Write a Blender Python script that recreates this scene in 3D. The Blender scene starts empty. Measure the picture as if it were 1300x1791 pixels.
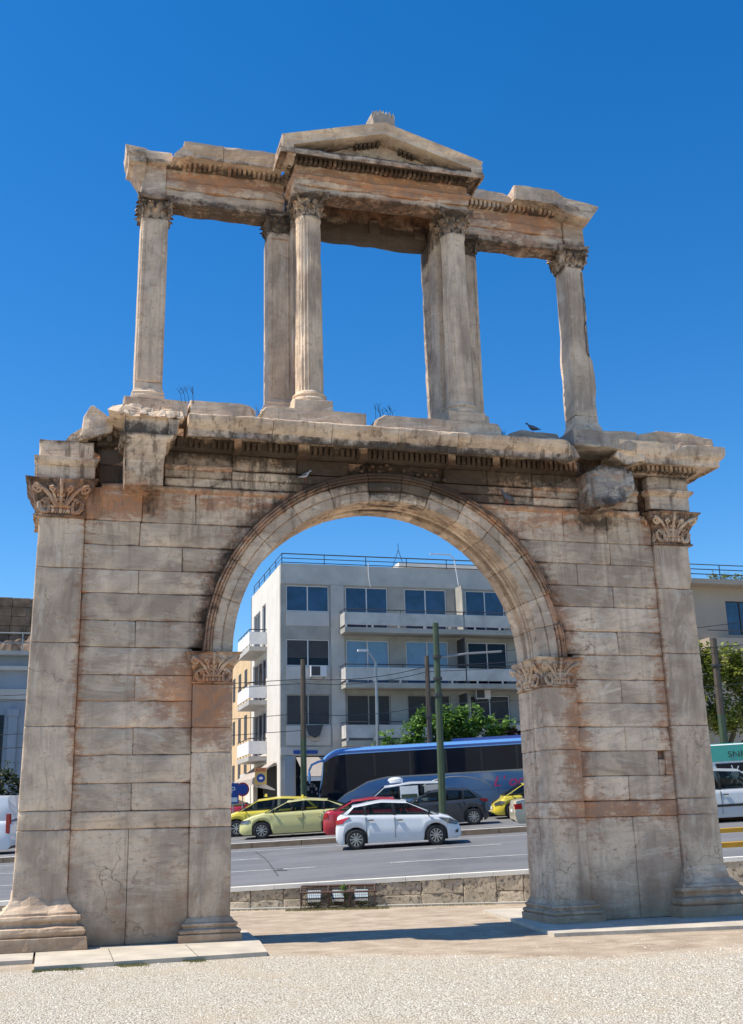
import bpy, bmesh, math, random
from math import radians as R, sin, cos, pi, sqrt
from mathutils import Vector, Matrix, noise
random.seed(7)
sc = bpy.context.scene
col = sc.collection
# ------------------------------------------------------------------ camera
cam_d = bpy.data.cameras.new('camera'); cam = bpy.data.objects.new('camera', cam_d); col.objects.link(cam)
sc.camera = cam
cam_d.sensor_fit = 'VERTICAL'; cam_d.sensor_height = 24; cam_d.lens = 24*1932.835/1791
cam_d.clip_end = 3000; cam_d.clip_start = .1
YAW, PIT, ROL = 0.2738, 0.2699, -0.0239
f_ = Vector((sin(YAW)*cos(PIT), cos(YAW)*cos(PIT), sin(PIT))); r_ = Vector((cos(YAW), -sin(YAW), 0)); u_ = r_.cross(f_)
r2 = r_*cos(ROL)+u_*sin(ROL); u2 = -r_*sin(ROL)+u_*cos(ROL)
m = Matrix((r2, u2, -f_)).transposed().to_4x4(); m.translation = Vector((-5.7701, -19.334, 1.8842))
cam.matrix_world = m
# ------------------------------------------------------------------ light
EL, AZB = R(57), R(4)       # sun from the left, a little behind the arch's face
sv = Vector((-cos(EL)*cos(AZB), cos(EL)*sin(AZB), sin(EL)))
sd = bpy.data.lights.new('sun', 'SUN'); sun = bpy.data.objects.new('sun', sd); col.objects.link(sun)
sd.energy = 5.0; sd.angle = R(.53); sd.color = (1, .93, .81)
sun.rotation_euler = sv.to_track_quat('Z', 'Y').to_euler()
w = bpy.data.worlds.new('World'); sc.world = w; w.use_nodes = True
nt = w.node_tree; bg = nt.nodes['Background']
sky = nt.nodes.new('ShaderNodeTexSky'); sky.sky_type = 'NISHITA'; sky.sun_disc = False
sky.sun_elevation = EL; sky.sun_rotation = math.atan2(sv.x, sv.y)
sky.air_density = 1.0; sky.dust_density = .25; sky.ozone_density = 3.2; sky.altitude = 100
hs = nt.nodes.new('ShaderNodeHueSaturation'); hs.inputs['Hue'].default_value = .503; hs.inputs['Saturation'].default_value = 1.39; hs.inputs['Value'].default_value = 1.08; nt.links.new(sky.outputs[0], hs.inputs['Color']); nt.links.new(hs.outputs[0], bg.inputs[0]); bg.inputs[1].default_value = .13
sc.view_settings.view_transform = 'Standard'; sc.view_settings.look = 'None'
sc.view_settings.exposure = .35; sc.view_settings.gamma = 1
sc.render.engine = 'CYCLES'
# ------------------------------------------------------------------ materials
def N(nt, typ, **k):
    n = nt.nodes.new(typ)
    for a, v in k.items():
        if a.startswith('i_'): n.inputs[a[2:].replace('_', ' ')].default_value = v
        else: setattr(n, a, v)
    return n
def simple(name, c, rough=.6, metal=0, var=.12, nscale=3, bump=0, bscale=30, coat=0, spec=.5):
    m = bpy.data.materials.new(name); m.use_nodes = True; t = m.node_tree; b = t.nodes['Principled BSDF']
    b.inputs['Roughness'].default_value = rough; b.inputs['Metallic'].default_value = metal
    b.inputs['Specular IOR Level'].default_value = spec
    if coat: b.inputs['Coat Weight'].default_value = coat; b.inputs['Coat Roughness'].default_value = .04
    tc = N(t, 'ShaderNodeTexCoord')
    n = N(t, 'ShaderNodeTexNoise'); n.inputs['Scale'].default_value = nscale; n.inputs['Detail'].default_value = 6
    n.inputs['Roughness'].default_value = .65
    t.links.new(tc.outputs['Object'], n.inputs['Vector'])
    mr = N(t, 'ShaderNodeMapRange'); mr.inputs[1].default_value = .3; mr.inputs[2].default_value = .7
    mr.inputs[3].default_value = 1-var; mr.inputs[4].default_value = 1+var
    t.links.new(n.outputs[0], mr.inputs[0])
    vm = N(t, 'ShaderNodeVectorMath', operation='SCALE'); vm.inputs[0].default_value = c
    t.links.new(mr.outputs[0], vm.inputs['Scale']); t.links.new(vm.outputs[0], b.inputs['Base Color'])
    if bump:
        n2 = N(t, 'ShaderNodeTexNoise'); n2.inputs['Scale'].default_value = bscale; n2.inputs['Detail'].default_value = 8
        t.links.new(tc.outputs['Object'], n2.inputs['Vector'])
        bp = N(t, 'ShaderNodeBump'); bp.inputs['Strength'].default_value = bump; bp.inputs['Distance'].default_value = .02
        t.links.new(n2.outputs[0], bp.inputs['Height']); t.links.new(bp.outputs[0], b.inputs['Normal'])
    return m
def ramp(t, src, a, b_, lo=0, hi=1):
    mr = N(t, 'ShaderNodeMapRange'); mr.inputs[1].default_value = a; mr.inputs[2].default_value = b_
    mr.inputs[3].default_value = lo; mr.inputs[4].default_value = hi
    t.links.new(src, mr.inputs[0]); return mr.outputs[0]
def mathn(t, op, a, b_=None):
    n = N(t, 'ShaderNodeMath', operation=op)
    for i, x in enumerate((a, b_)):
        if x is None: continue
        if isinstance(x, (int, float)): n.inputs[i].default_value = x
        else: t.links.new(x, n.inputs[i])
    return n.outputs[0]
def mixc(t, fac, a, b_):
    n = N(t, 'ShaderNodeMix', data_type='RGBA')
    if isinstance(fac, (int, float)): n.inputs[0].default_value = fac
    else: t.links.new(fac, n.inputs[0])
    for i, x in ((6, a), (7, b_)):
        if isinstance(x, tuple): n.inputs[i].default_value = (*x, 1)
        else: t.links.new(x, n.inputs[i])
    return n.outputs[2]
def noi(t, vec, scale, det=6, rough=.6, dist=0):
    n = N(t, 'ShaderNodeTexNoise'); n.inputs['Scale'].default_value = scale; n.inputs['Detail'].default_value = det
    n.inputs['Roughness'].default_value = rough; n.inputs['Distortion'].default_value = dist
    t.links.new(vec, n.inputs['Vector']); return n.outputs[0]
def mapv(t, vec, scale=(1, 1, 1), rot=(0, 0, 0), loc=(0, 0, 0)):
    n = N(t, 'ShaderNodeMapping'); n.inputs['Scale'].default_value = scale; n.inputs['Rotation'].default_value = rot
    n.inputs['Location'].default_value = loc; t.links.new(vec, n.inputs['Vector']); return n.outputs[0]

def marble_mat(name, light=(.80, .61, .43), grey=(.49, .37, .27), rust=(.56, .22, .075), bump=.6):
    """weathered marble; the 'stain' attribute holds per-stone tint (R), rust (G) and sooty crust with painted shade (B)"""
    m = bpy.data.materials.new(name); m.use_nodes = True; t = m.node_tree; b = t.nodes['Principled BSDF']
    b.inputs['Roughness'].default_value = .82; b.inputs['Specular IOR Level'].default_value = .25
    g = N(t, 'ShaderNodeNewGeometry'); P = g.outputs['Position']
    at = N(t, 'ShaderNodeAttribute', attribute_name='stain'); sp = N(t, 'ShaderNodeSeparateColor')
    t.links.new(at.outputs['Color'], sp.inputs[0])
    n1 = noi(t, P, 1.1, 8, .62, .4)
    c = mixc(t, ramp(t, n1, .42, .60), grey, light)
    # streaky banding of the marble: low, tilted layers
    vr = N(t, 'ShaderNodeVectorRotate', rotation_type='Y_AXIS'); t.links.new(P, vr.inputs['Vector'])
    tr_ = mathn(t, 'FRACT', sp.outputs['Red'])
    t.links.new(mathn(t, 'ADD', ramp(t, tr_, 0, 1, -.16, .30), mathn(t, 'MULTIPLY', mathn(t, 'GREATER_THAN', sp.outputs['Red'], 1.5), 1.5)), vr.inputs['Angle'])
    cmb = N(t, 'ShaderNodeCombineXYZ'); t.links.new(mathn(t, 'MULTIPLY', sp.outputs['Red'], 37.0), cmb.inputs[0]); t.links.new(mathn(t, 'MULTIPLY', sp.outputs['Red'], 19.0), cmb.inputs[2])
    vo_ = N(t, 'ShaderNodeVectorMath', operation='ADD'); t.links.new(vr.outputs[0], vo_.inputs[0]); t.links.new(cmb.outputs[0], vo_.inputs[1])
    vb = mapv(t, vo_.outputs[0], (.9, .9, 5.0))
    n2 = noi(t, vb, 1.3, 7, .65, 1.2)
    c = mixc(t, mathn(t, 'MULTIPLY', ramp(t, n2, .54, .68), .42), c, (.27, .195, .145))
    c = mixc(t, mathn(t, 'MULTIPLY', ramp(t, n2, .46, .34), .6), c, (.80, .68, .53))
    # fine cracks
    vo = N(t, 'ShaderNodeTexVoronoi', feature='DISTANCE_TO_EDGE'); vo.inputs['Scale'].default_value = 1.0
    nd = N(t, 'ShaderNodeTexNoise'); nd.inputs['Scale'].default_value = 2.2; nd.inputs['Detail'].default_value = 6
    t.links.new(P, nd.inputs['Vector'])
    va = N(t, 'ShaderNodeVectorMath', operation='ADD'); t.links.new(P, va.inputs[0]); t.links.new(nd.outputs['Color'], va.inputs[1])
    t.links.new(va.outputs[0], vo.inputs['Vector'])
    crack = ramp(t, vo.outputs['Distance'], .0, .009, 1, 0)
    crackm = mathn(t, 'MULTIPLY', crack, ramp(t, noi(t, P, .55, 3), .56, .66))
    c = mixc(t, mathn(t, 'MULTIPLY', crackm, .7), c, (.10, .065, .045))
    # rising damp at the foot
    sx = N(t, 'ShaderNodeSeparateXYZ'); t.links.new(P, sx.inputs[0])
    nz = noi(t, mapv(t, P, (1.5, 1.5, .5)), 1.6, 7, .65)
    zz = mathn(t, 'ADD', sx.outputs['Z'], mathn(t, 'MULTIPLY', mathn(t, 'SUBTRACT', nz, .5), -2.2))
    damp = ramp(t, zz, .9, .2)
    c = mixc(t, mathn(t, 'MULTIPLY', damp, .66), c, (.31, .195, .115))
    # vertical run-off streaks
    st = noi(t, mapv(t, P, (5.5, 5.5, .35)), 1.2, 6, .6)
    c = mixc(t, mathn(t, 'MULTIPLY', ramp(t, st, .54, .70), .36), c, (.24, .17, .13))
    # grime in the pits
    gr = noi(t, P, 11, 10, .82, .3)
    c = mixc(t, mathn(t, 'MULTIPLY', ramp(t, mathn(t, 'ADD', gr, mathn(t, 'MULTIPLY', n1, .25)), .70, .80), .7), c, (.15, .10, .07))
    # rust
    n3 = noi(t, P, 2.9, 10, .78, .5)
    n3b = noi(t, mapv(t, P, (1.2, 1.2, 5)), 2.6, 10, .78, .5)
    rs = mathn(t, 'ADD', mathn(t, 'MULTIPLY', n3, .5), mathn(t, 'MULTIPLY', n3b, .5))
    rf = ramp(t, mathn(t, 'ADD', rs, mathn(t, 'MULTIPLY', sp.outputs['Green'], .25)), .585, .675)
    c = mixc(t, mathn(t, 'MULTIPLY', rf, .8), c, mixc(t, ramp(t, n3, .42, .56), rust, (.36, .19, .115)))
    # sooty crusts, and the shade painted through the same channel
    n4 = noi(t, P, 3.6, 10, .78, .5)
    sf = ramp(t, mathn(t, 'ADD', n4, mathn(t, 'MULTIPLY', sp.outputs['Blue'], .45)), .64, .84)
    # dark run-off from the ledges
    ro = noi(t, mapv(t, P, (3.2, 3.2, .5)), 1.6, 8, .7)
    lv = mathn(t, 'MULTIPLY', ramp(t, sx.outputs['Z'], 6.2, 7.9), ramp(t, sx.outputs['Z'], 9.3, 8.7))
    c = mixc(t, mathn(t, 'MULTIPLY', mathn(t, 'MULTIPLY', ramp(t, ro, .53, .62), lv), .7), c, (.11, .07, .045))
    c = mixc(t, mathn(t, 'MULTIPLY', sf, .88), c, (.052, .038, .028))
    # tint per stone
    tv = N(t, 'ShaderNodeVectorMath', operation='SCALE'); t.links.new(c, tv.inputs[0])
    t.links.new(ramp(t, tr_, 0, 1, .80, 1.16), tv.inputs['Scale'])
    t.links.new(tv.outputs[0], b.inputs['Base Color'])
    nb = noi(t, P, 26, 10, .7); nb2 = noi(t, vb, 3.2, 8, .7); nb3 = noi(t, P, 6, 6, .6)
    h = mathn(t, 'ADD', mathn(t, 'MULTIPLY', nb, .35), mathn(t, 'MULTIPLY', nb2, .6))
    h = mathn(t, 'ADD', h, mathn(t, 'MULTIPLY', nb3, .7))
    h = mathn(t, 'SUBTRACT', h, mathn(t, 'MULTIPLY', crackm, .6))
    h = mathn(t, 'ADD', h, mathn(t, 'MULTIPLY', mathn(t, 'MULTIPLY', sf, n4), .9))
    bp = N(t, 'ShaderNodeBump'); bp.inputs['Strength'].default_value = bump; bp.inputs['Distance'].default_value = .045
    t.links.new(h, bp.inputs['Height']); t.links.new(bp.outputs[0], b.inputs['Normal'])
    return m
MARB = marble_mat('weathered_marble')
MROUGH = marble_mat('rough_marble', (.50, .42, .335), (.33, .285, .24), bump=1.0)
def paint(name, c, **k): return simple(name, c, rough=.32, var=.03, coat=.7, **k)
M = dict(
 asphalt=None, white=simple('white_paint', (.78, .77, .74), .7, var=.1, nscale=4),
 cap=simple('white_wall_cap', (.74, .72, .66), .8, var=.1, nscale=2, bump=.2),
 conc=simple('grey_concrete', (.36, .34, .30), .85, var=.28, nscale=.55, bump=.3, bscale=8),
 concl=simple('light_concrete', (.47, .445, .40), .85, var=.18, nscale=.8, bump=.2, bscale=10),
 plaster=simple('cream_plaster', (.66, .61, .54), .85, var=.1, nscale=.7, bump=.15, bscale=14),
 panel=simple('grey_panel', (.50, .475, .44), .8, var=.12, nscale=.9),
 balc=simple('pale_balcony_paint', (.48, .46, .43), .8, var=.25, nscale=1.1),
 ochre=simple('ochre_plaster', (.58, .41, .23), .85, var=.1, nscale=.8),
 frame=simple('white_frame', (.62, .61, .60), .5, var=.05),
 dark=simple('dark_metal', (.035, .035, .038), .5, var=.1),
 shade=simple('dark_shutter', (.045, .045, .048), .6, var=.2, nscale=2),
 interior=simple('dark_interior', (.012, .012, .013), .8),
 steel=simple('grey_steel', (.30, .31, .31), .45, metal=.6),
 green=simple('green_pole_paint', (.045, .07, .035), .6, var=.25, nscale=2.5),
 rustypole=simple('brown_pole_paint', (.075, .055, .038), .7, var=.3, nscale=2.5),
 tyre=simple('tyre_rubber', (.022, .022, .023), .8, var=.1),
 rim=simple('alloy_rim', (.46, .47, .48), .3, metal=.8, var=.05),
 awning=simple('beige_canvas', (.40, .34, .29), .9, var=.08, nscale=2),
 bark=simple('bark', (.10, .075, .05), .9, var=.3, nscale=8, bump=.6),
 red=simple('tail_lamp_red', (.45, .012, .012), .15, var=.02, coat=.5),
 lamp=simple('head_lamp', (.16, .17, .19), .08, metal=.3, var=.05, coat=.8),
 yellowk=simple('yellow_kerb_paint', (.46, .24, .015), .7, var=.15, nscale=2),
 bluesign=simple('blue_sign', (.015, .06, .28), .5, var=.03),
 redsign=simple('red_sign', (.45, .03, .03), .5, var=.03),
 rose=simple('rose_lettering', (.62, .03, .14), .5, var=.03),
 black=simple('black_trim', (.015, .015, .016), .4, var=.05),
 skin=simple('skin', (.42, .24, .17), .6), hair=simple('dark_hair', (.02, .015, .012), .7), shirt=simple('dark_shirt', (.05, .05, .08), .9),
 rock=simple('brown_rock', (.12, .085, .06), .95, var=.6, nscale=.35, bump=1, bscale=2.2),
 roof=simple('roof_terrace', (.32, .27, .17), .9),
 stucco=simple('blue_grey_stucco', (.26, .30, .34), .85, var=.12, nscale=.6),
 beige=simple('beige_wall', (.40, .33, .26), .85, var=.08, nscale=.6),
)
def glass_mat(name, c, rough=.03, spec=1.0, var=.2):
    m = simple(name, c, rough, var=var, nscale=1.4, spec=spec); m.node_tree.nodes['Principled BSDF'].inputs['IOR'].default_value = 1.5
    return m
M['glassb'] = glass_mat('blue_window_glass', (.015, .045, .10), spec=.8, var=.5)
M['glassl'] = glass_mat('curtained_window_glass', (.10, .20, .32), rough=.15)
M['glassd'] = glass_mat('dark_window_glass', (.006, .010, .020), spec=.22)
def car_glass():
    m = bpy.data.materials.new('tinted_car_glass'); m.use_nodes = True; t = m.node_tree
    b = t.nodes['Principled BSDF']; b.inputs['Base Color'].default_value = (.01, .014, .016, 1); b.inputs['Roughness'].default_value = .03
    tr = N(t, 'ShaderNodeBsdfTransparent'); tr.inputs[0].default_value = (.55, .62, .6, 1)
    mx = N(t, 'ShaderNodeMixShader'); mx.inputs[0].default_value = .35
    t.links.new(tr.outputs[0], mx.inputs[1]); t.links.new(b.outputs[0], mx.inputs[2])
    t.links.new(mx.outputs[0], t.nodes['Material Output'].inputs[0]); return m
M['carglass'] = car_glass()
def leaf_mat(name, a, b2):
    m = bpy.data.materials.new(name); m.use_nodes = True; t = m.node_tree; b = t.nodes['Principled BSDF']
    b.inputs['Roughness'].default_value = .5
    g = N(t, 'ShaderNodeNewGeometry')
    c = mixc(t, ramp(t, g.outputs['Random Per Island'], 0, 1), a, b2)
    t.links.new(c, b.inputs['Base Color'])
    tl = N(t, 'ShaderNodeBsdfTranslucent'); t.links.new(c, tl.inputs[0])
    mx = N(t, 'ShaderNodeMixShader'); mx.inputs[0].default_value = .3
    t.links.new(b.outputs[0], mx.inputs[1]); t.links.new(tl.outputs[0], mx.inputs[2])
    t.links.new(mx.outputs[0], t.nodes['Material Output'].inputs[0]); return m
M['leaf'] = leaf_mat('bright_leaf', (.07, .16, .025), (.20, .34, .06))
M['leafy'] = leaf_mat('yellow_green_leaf', (.11, .15, .02), (.34, .36, .06))
M['leafd'] = leaf_mat('dark_leaf', (.02, .035, .012), (.07, .09, .03))
M['leafr'] = leaf_mat('russet_leaf', (.05, .025, .02), (.14, .07, .05))
M['straw'] = simple('dry_stem', (.16, .12, .07), .9)
# ------------------------------------------------------------------ mesh builder
def field(p):
    """rust and sooty crust on the arch, with shade painted into the dark value"""
    x, y, z = p; r = s = 0.0
    def g(cx, cz, sx, sz): return math.exp(-((x-cx)/sx)**2-((z-cz)/sz)**2)
    r += .15+.75*g(-3.7, 4.1, .75, .5)+.5*g(-3.3, 3.6, .5, .5)+.55*g(3.6, 3.2, .35, 1.6)+.5*g(4.4, 1.95, 1.3, .2)
    r += .75*g(-4.9, 7.35, .8, .25)+.6*g(-3.2, 7.5, .9, .2)+.5*g(3.6, 7.5, 1.4, .25)+.5*g(0, 8.3, 4.5, .22)
    r += .75*g(-3.4, 14.3, 1.1, .25)+.8*g(.3, 14.2, 1.7, .28)+.75*g(3.4, 14.25, .8, .3)+.4*g(2.3, 8.0, 1, .25)
    r += .45*g(-5.6, 7.4, .4, .5)+.5*g(5.45, 4, .16, 3)+.5*g(-5.55, 4, .1, 3)
    d = abs(sqrt(x*x+(z-4.75)**2)-3.45)
    if z > 4.7: r += .42*math.exp(-(d/.16)**2); s += .28*math.exp(-(d/.22)**2)*(1 if z < 7.5 else 1.4)
    if 2.8 < abs(x) < 3.8 and z < 4.2: r += .08
    q = sqrt(x*x+(z-4.75)**2)-3.45
    if q > 0 and z > 4.8 and z < 7.6 and y < .6: s += .42*math.exp(-(q/.28)**2)*(1 if x < 0 else .45); r += .2*math.exp(-(q/.5)**2)
    if 7.74 < z < 8.46 and abs(x) < 5.4: s += .26
    s += .95*g(.1, 8.3, 1.3, .3)+.7*g(-4.45, 7.35, .15, .35)+.8*g(4.3, 7.5, .6, .25)+.75*g(-5.15, 8.1, .22, .5)  # darker at the crown, below the corbels and in the left recess
    s += .6*g(1.6, 8.1, .5, .3)+.55*g(-1.6, 8.2, .4, .25)+.6*g(3.2, 8.3, .3, .2)
    s += .5*g(0, 13.62, 2.0, .35)*(1 if y > .3 else .25)+.2*g(-3.4, 13.8, 1.2, .12)
    if 7.06 < z < 7.8 and abs(x) > 5.3: s += .12; r += .2
    if 13.3 < z < 13.9 and y < 1: s += .40; r += .2
    if 8.38 < z < 8.62: s += .5  # paints the shade under the main cornice into the dentils
    if 14.40 < z < 14.615 and y < .6: s += .42  # sooty crust, deepened to paint the shade around the upper dentils
    if 14.5 < z < 15.2 and -.78 < y < -.3: s += .55  # shade of the pediment's recess painted into the stone colour
    return min(r, 1), min(s, 1)
class MB:
    def __init__(s, stain=False): s.v = []; s.f = []; s.c = []; s.mi = []; s.stain = stain
    def add(s, vs, fs, tint=.5, rust=0, soot=0, mi=0, edge=None):
        o = len(s.v)
        for qi, p in enumerate(vs):
            s.v.append(tuple(p))
            if s.stain:
                a, b = field(p); e = edge[qi] if edge else 0; s.c.append((tint, max(0, min(1, a+rust+.12*e)), max(0, min(1, b+soot+.20*e)), 1))
        s.f += [tuple(i+o for i in f) for f in fs]; s.mi += [mi]*len(fs)
        return o
    def box(s, x0, x1, y0, y1, z0, z1, **k):
        v = [(x0, y0, z0), (x1, y0, z0), (x1, y1, z0), (x0, y1, z0), (x0, y0, z1), (x1, y0, z1), (x1, y1, z1), (x0, y1, z1)]
        s.add(v, [(0, 3, 2, 1), (4, 5, 6, 7), (0, 1, 5, 4), (1, 2, 6, 5), (2, 3, 7, 6), (3, 0, 4, 7)], **k)
    def tube(s, pts, r, n=6, r1=None, **k):
        pts = [Vector(p) for p in pts]; vs = []; fs = []
        L = len(pts)
        for i, p in enumerate(pts):
            d = (pts[min(i+1, L-1)]-pts[max(i-1, 0)]).normalized()
            a = d.orthogonal().normalized() if abs(d.z) > .9 else d.cross(Vector((0, 0, 1))).normalized()
            b = d.cross(a); rr = r if r1 is None else r+(r1-r)*i/(L-1)
            for k2 in range(n):
                t = 2*pi*k2/n; vs.append(p+a*cos(t)*rr+b*sin(t)*rr)
        for i in range(L-1):
            for k2 in range(n):
                q = (k2+1) % n; fs.append((i*n+k2, i*n+q, (i+1)*n+q, (i+1)*n+k2))
        fs.append(tuple(range(n-1, -1, -1))); fs.append(tuple((L-1)*n+i for i in range(n)))
        s.add(vs, fs, **k)
    def lathe(s, c, prof, n=24, f=None, **k):
        vs = []; fs = []
        for r, z in prof:
            for i in range(n):
                t = 2*pi*i/n; rr = r if f is None else f(r, z, t)
                vs.append((c[0]+cos(t)*rr, c[1]+sin(t)*rr, c[2]+z))
        for j in range(len(prof)-1):
            for i in range(n):
                q = (i+1) % n; fs.append((j*n+i, j*n+q, (j+1)*n+q, (j+1)*n+i))
        fs.append(tuple(range(n-1, -1, -1))); fs.append(tuple((len(prof)-1)*n+i for i in range(n)))
        s.add(vs, fs, **k)
    def ell(s, c, r, n=10, m_=7, **k):
        vs = [(c[0], c[1], c[2]-r[2])]; fs = []
        for j in range(1, m_):
            a = -pi/2+pi*j/m_
            for i in range(n):
                t = 2*pi*i/n; vs.append((c[0]+r[0]*cos(a)*cos(t), c[1]+r[1]*cos(a)*sin(t), c[2]+r[2]*sin(a)))
        vs.append((c[0], c[1], c[2]+r[2])); T = len(vs)-1
        for i in range(n):
            q = (i+1) % n; fs.append((0, 1+q, 1+i)); fs.append((T, T-n+i, T-n+q))
            for j in range(m_-2): fs.append((1+j*n+i, 1+j*n+q, 1+(j+1)*n+q, 1+(j+1)*n+i))
        s.add(vs, fs, **k)
    def build(s, name, mats, parent=None, smooth=False, recalc=True):
        me = bpy.data.meshes.new(name); me.from_pydata(s.v, [], s.f)
        if not isinstance(mats, (list, tuple)): mats = [mats]
        for x in mats: me.materials.append(x)
        if len(mats) > 1: me.polygons.foreach_set('material_index', s.mi)
        if s.stain:
            ca = me.color_attributes.new('stain', 'FLOAT_COLOR', 'POINT')
            ca.data.foreach_set('color', [q for c in s.c for q in c])
        if recalc:
            bm = bmesh.new(); bm.from_mesh(me); bmesh.ops.delete(bm, geom=[v for v in bm.verts if not v.link_faces], context='VERTS'); bmesh.ops.recalc_face_normals(bm, faces=bm.faces); bm.to_mesh(me); bm.free()
        if smooth: me.polygons.foreach_set('use_smooth', [True]*len(me.polygons))
        me.update()
        o = bpy.data.objects.new(name, me); col.objects.link(o)
        if parent: o.parent = parent
        return o
def tag(o, label=None, cat=None, group=None, kind=None):
    for k, v in (('label', label), ('category', cat), ('group', group), ('kind', kind)):
        if v: o[k] = v
    return o
def empty(name, loc, label=None, cat=None, group=None):
    o = bpy.data.objects.new(name, None); o.empty_display_size = .3; o.location = loc; col.objects.link(o)
    return tag(o, label, cat, group)
def nz(p, s=1., o=0.): return noise.noise(Vector((p[0]*s+o, p[1]*s+o*1.7, p[2]*s-o)))
def lines(a, b, r, cell):
    L = b-a
    if L < 6*r: return [a, a+.25*L, a+.5*L, a+.75*L, b]
    n = max(1, int(round((L-5*r)/cell)))
    return [a, a+r, a+2.5*r]+[a+2.5*r+(L-5*r)*i/n for i in range(1, n)]+[b-2.5*r, b-r, b]
def stone(mb, x0, x1, y0, y1, z0, z1, tint=None, r=.012, wear=.03, cell=.16, f=None, bulge=.006, seed=None, **k):
    """one dressed block with worn, chipped arrises"""
    if x1-x0 < .01 or z1-z0 < .01: return
    if tint is None: tint = random.random()
    if seed is None: seed = random.uniform(0, 50)
    X, Y, Z = lines(x0, x1, r, cell), lines(y0, y1, r, max(cell, .35)), lines(z0, z1, r, cell)
    nx, ny, nz_ = len(X), len(Y), len(Z); idx = {}; vs = []; fs = []; ed = []
    def V(i, j, l):
        key = (i, j, l)
        if key in idx: return idx[key]
        p = (X[i], Y[j], Z[l])
        c = noise.noise(Vector((p[0]*2.3+seed, p[1]*2.3, p[2]*2.3-seed)))
        c2 = noise.noise(Vector((p[0]*7+seed, p[1]*7, p[2]*7)))
        rr = r+wear*max(0, c+.25*c2)*2.2
        mx = min(x1-x0, y1-y0, z1-z0)*.45; rr = min(rr, mx)
        q = [min(max(p[0], x0+rr), x1-rr), min(max(p[1], y0+rr), y1-rr), min(max(p[2], z0+rr), z1-rr)]
        d = Vector(p)-Vector(q); L = d.length
        if L > 1e-6: pp = Vector(q)+d*(rr/L)
        else: pp = Vector(p)
        b_ = bulge*(c+.5*c2)
        if j == 0: pp.y += b_*1.5
        if f: pp = Vector(f(pp))
        idx[key] = len(vs); vs.append(pp); ed.append(1 if (l <= 1 or l >= nz_-2) else .5 if (i <= 1 or i >= nx-2) else 0); return idx[key]
    for i in range(nx-1):
        for l in range(nz_-1):
            fs.append((V(i, 0, l), V(i+1, 0, l), V(i+1, 0, l+1), V(i, 0, l+1)))
            fs.append((V(i, ny-1, l), V(i, ny-1, l+1), V(i+1, ny-1, l+1), V(i+1, ny-1, l)))
    for i in range(nx-1):
        for j in range(ny-1):
            fs.append((V(i, j, 0), V(i, j+1, 0), V(i+1, j+1, 0), V(i+1, j, 0)))
            fs.append((V(i, j, nz_-1), V(i+1, j, nz_-1), V(i+1, j+1, nz_-1), V(i, j+1, nz_-1)))
    for j in range(ny-1):
        for l in range(nz_-1):
            fs.append((V(0, j, l), V(0, j, l+1), V(0, j+1, l+1), V(0, j+1, l)))
            fs.append((V(nx-1, j, l), V(nx-1, j+1, l), V(nx-1, j+1, l+1), V(nx-1, j, l+1)))
    mb.add(vs, fs, tint=tint, edge=ed, **k)
def rubble(mb, outline, y0, y1, amp=.05, step=.1, tint=None, slope=None, **k):
    """a broken block: outline in x,z given thickness, edges roughened; slope(x,z)->dy moves the front face"""
    pts = []
    n = len(outline)
    for i in range(n):
        a, b = Vector(outline[i]), Vector(outline[(i+1) % n]); L = (b-a).length; q = max(1, int(L/step))
        for j in range(q): pts.append(a+(b-a)*j/q)
    cx = sum(p[0] for p in pts)/len(pts); cz = sum(p[1] for p in pts)/len(pts)
    if tint is None: tint = random.random()
    vs = []; ny = max(2, int((y1-y0)/.25)); m_ = len(pts); sd_ = random.uniform(0, 40)
    rings = [(y0-.0, .955), (y0+.02, .99)]+[(y0+(y1-y0)*j/ny, 1) for j in range(1, ny)]+[(y1-.02, .985), (y1, .9)]
    front = []
    for ri, (y, sc_) in enumerate(rings):
        for p in pts:
            x = cx+(p[0]-cx)*sc_; z = cz+(p[1]-cz)*sc_
            e = nz((x, y, z), 3.2, sd_)*amp+nz((x, y, z), 9, sd_)*amp*.4
            d = Vector((p[0]-cx, p[1]-cz)).normalized()
            yy = y+(slope(x, z)*(1-ri/(len(rings)-1)) if slope else 0)+nz((x, 3, z), 4, sd_)*amp*.8
            vs.append((x+d[0]*e, yy, z+d[1]*e))
    fs = []
    for ri in range(len(rings)-1):
        for i in range(m_):
            q = (i+1) % m_; fs.append((ri*m_+i, ri*m_+q, (ri+1)*m_+q, (ri+1)*m_+i))
    # inner face rings for a lumpy front
    last = 0
    for sc_ in (.7, .45, .2):
        o = len(vs)
        for p in pts:
            x = cx+(p[0]-cx)*sc_; z = cz+(p[1]-cz)*sc_
            vs.append((x, rings[0][0]+(slope(x, z) if slope else 0)+nz((x, 3, z), 4, sd_)*amp*.9+nz((x, 3, z), 11, sd_)*amp*.3, z))
        for i in range(m_):
            q = (i+1) % m_; fs.append((last+q, last+i, o+i, o+q))
        last = o
    fs.append(tuple(last+i for i in range(m_)))
    e = (len(rings)-1)*m_; fs.append(tuple(e+i for i in range(m_-1, -1, -1)))
    mb.add(vs, fs, tint=tint, **k)
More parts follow.
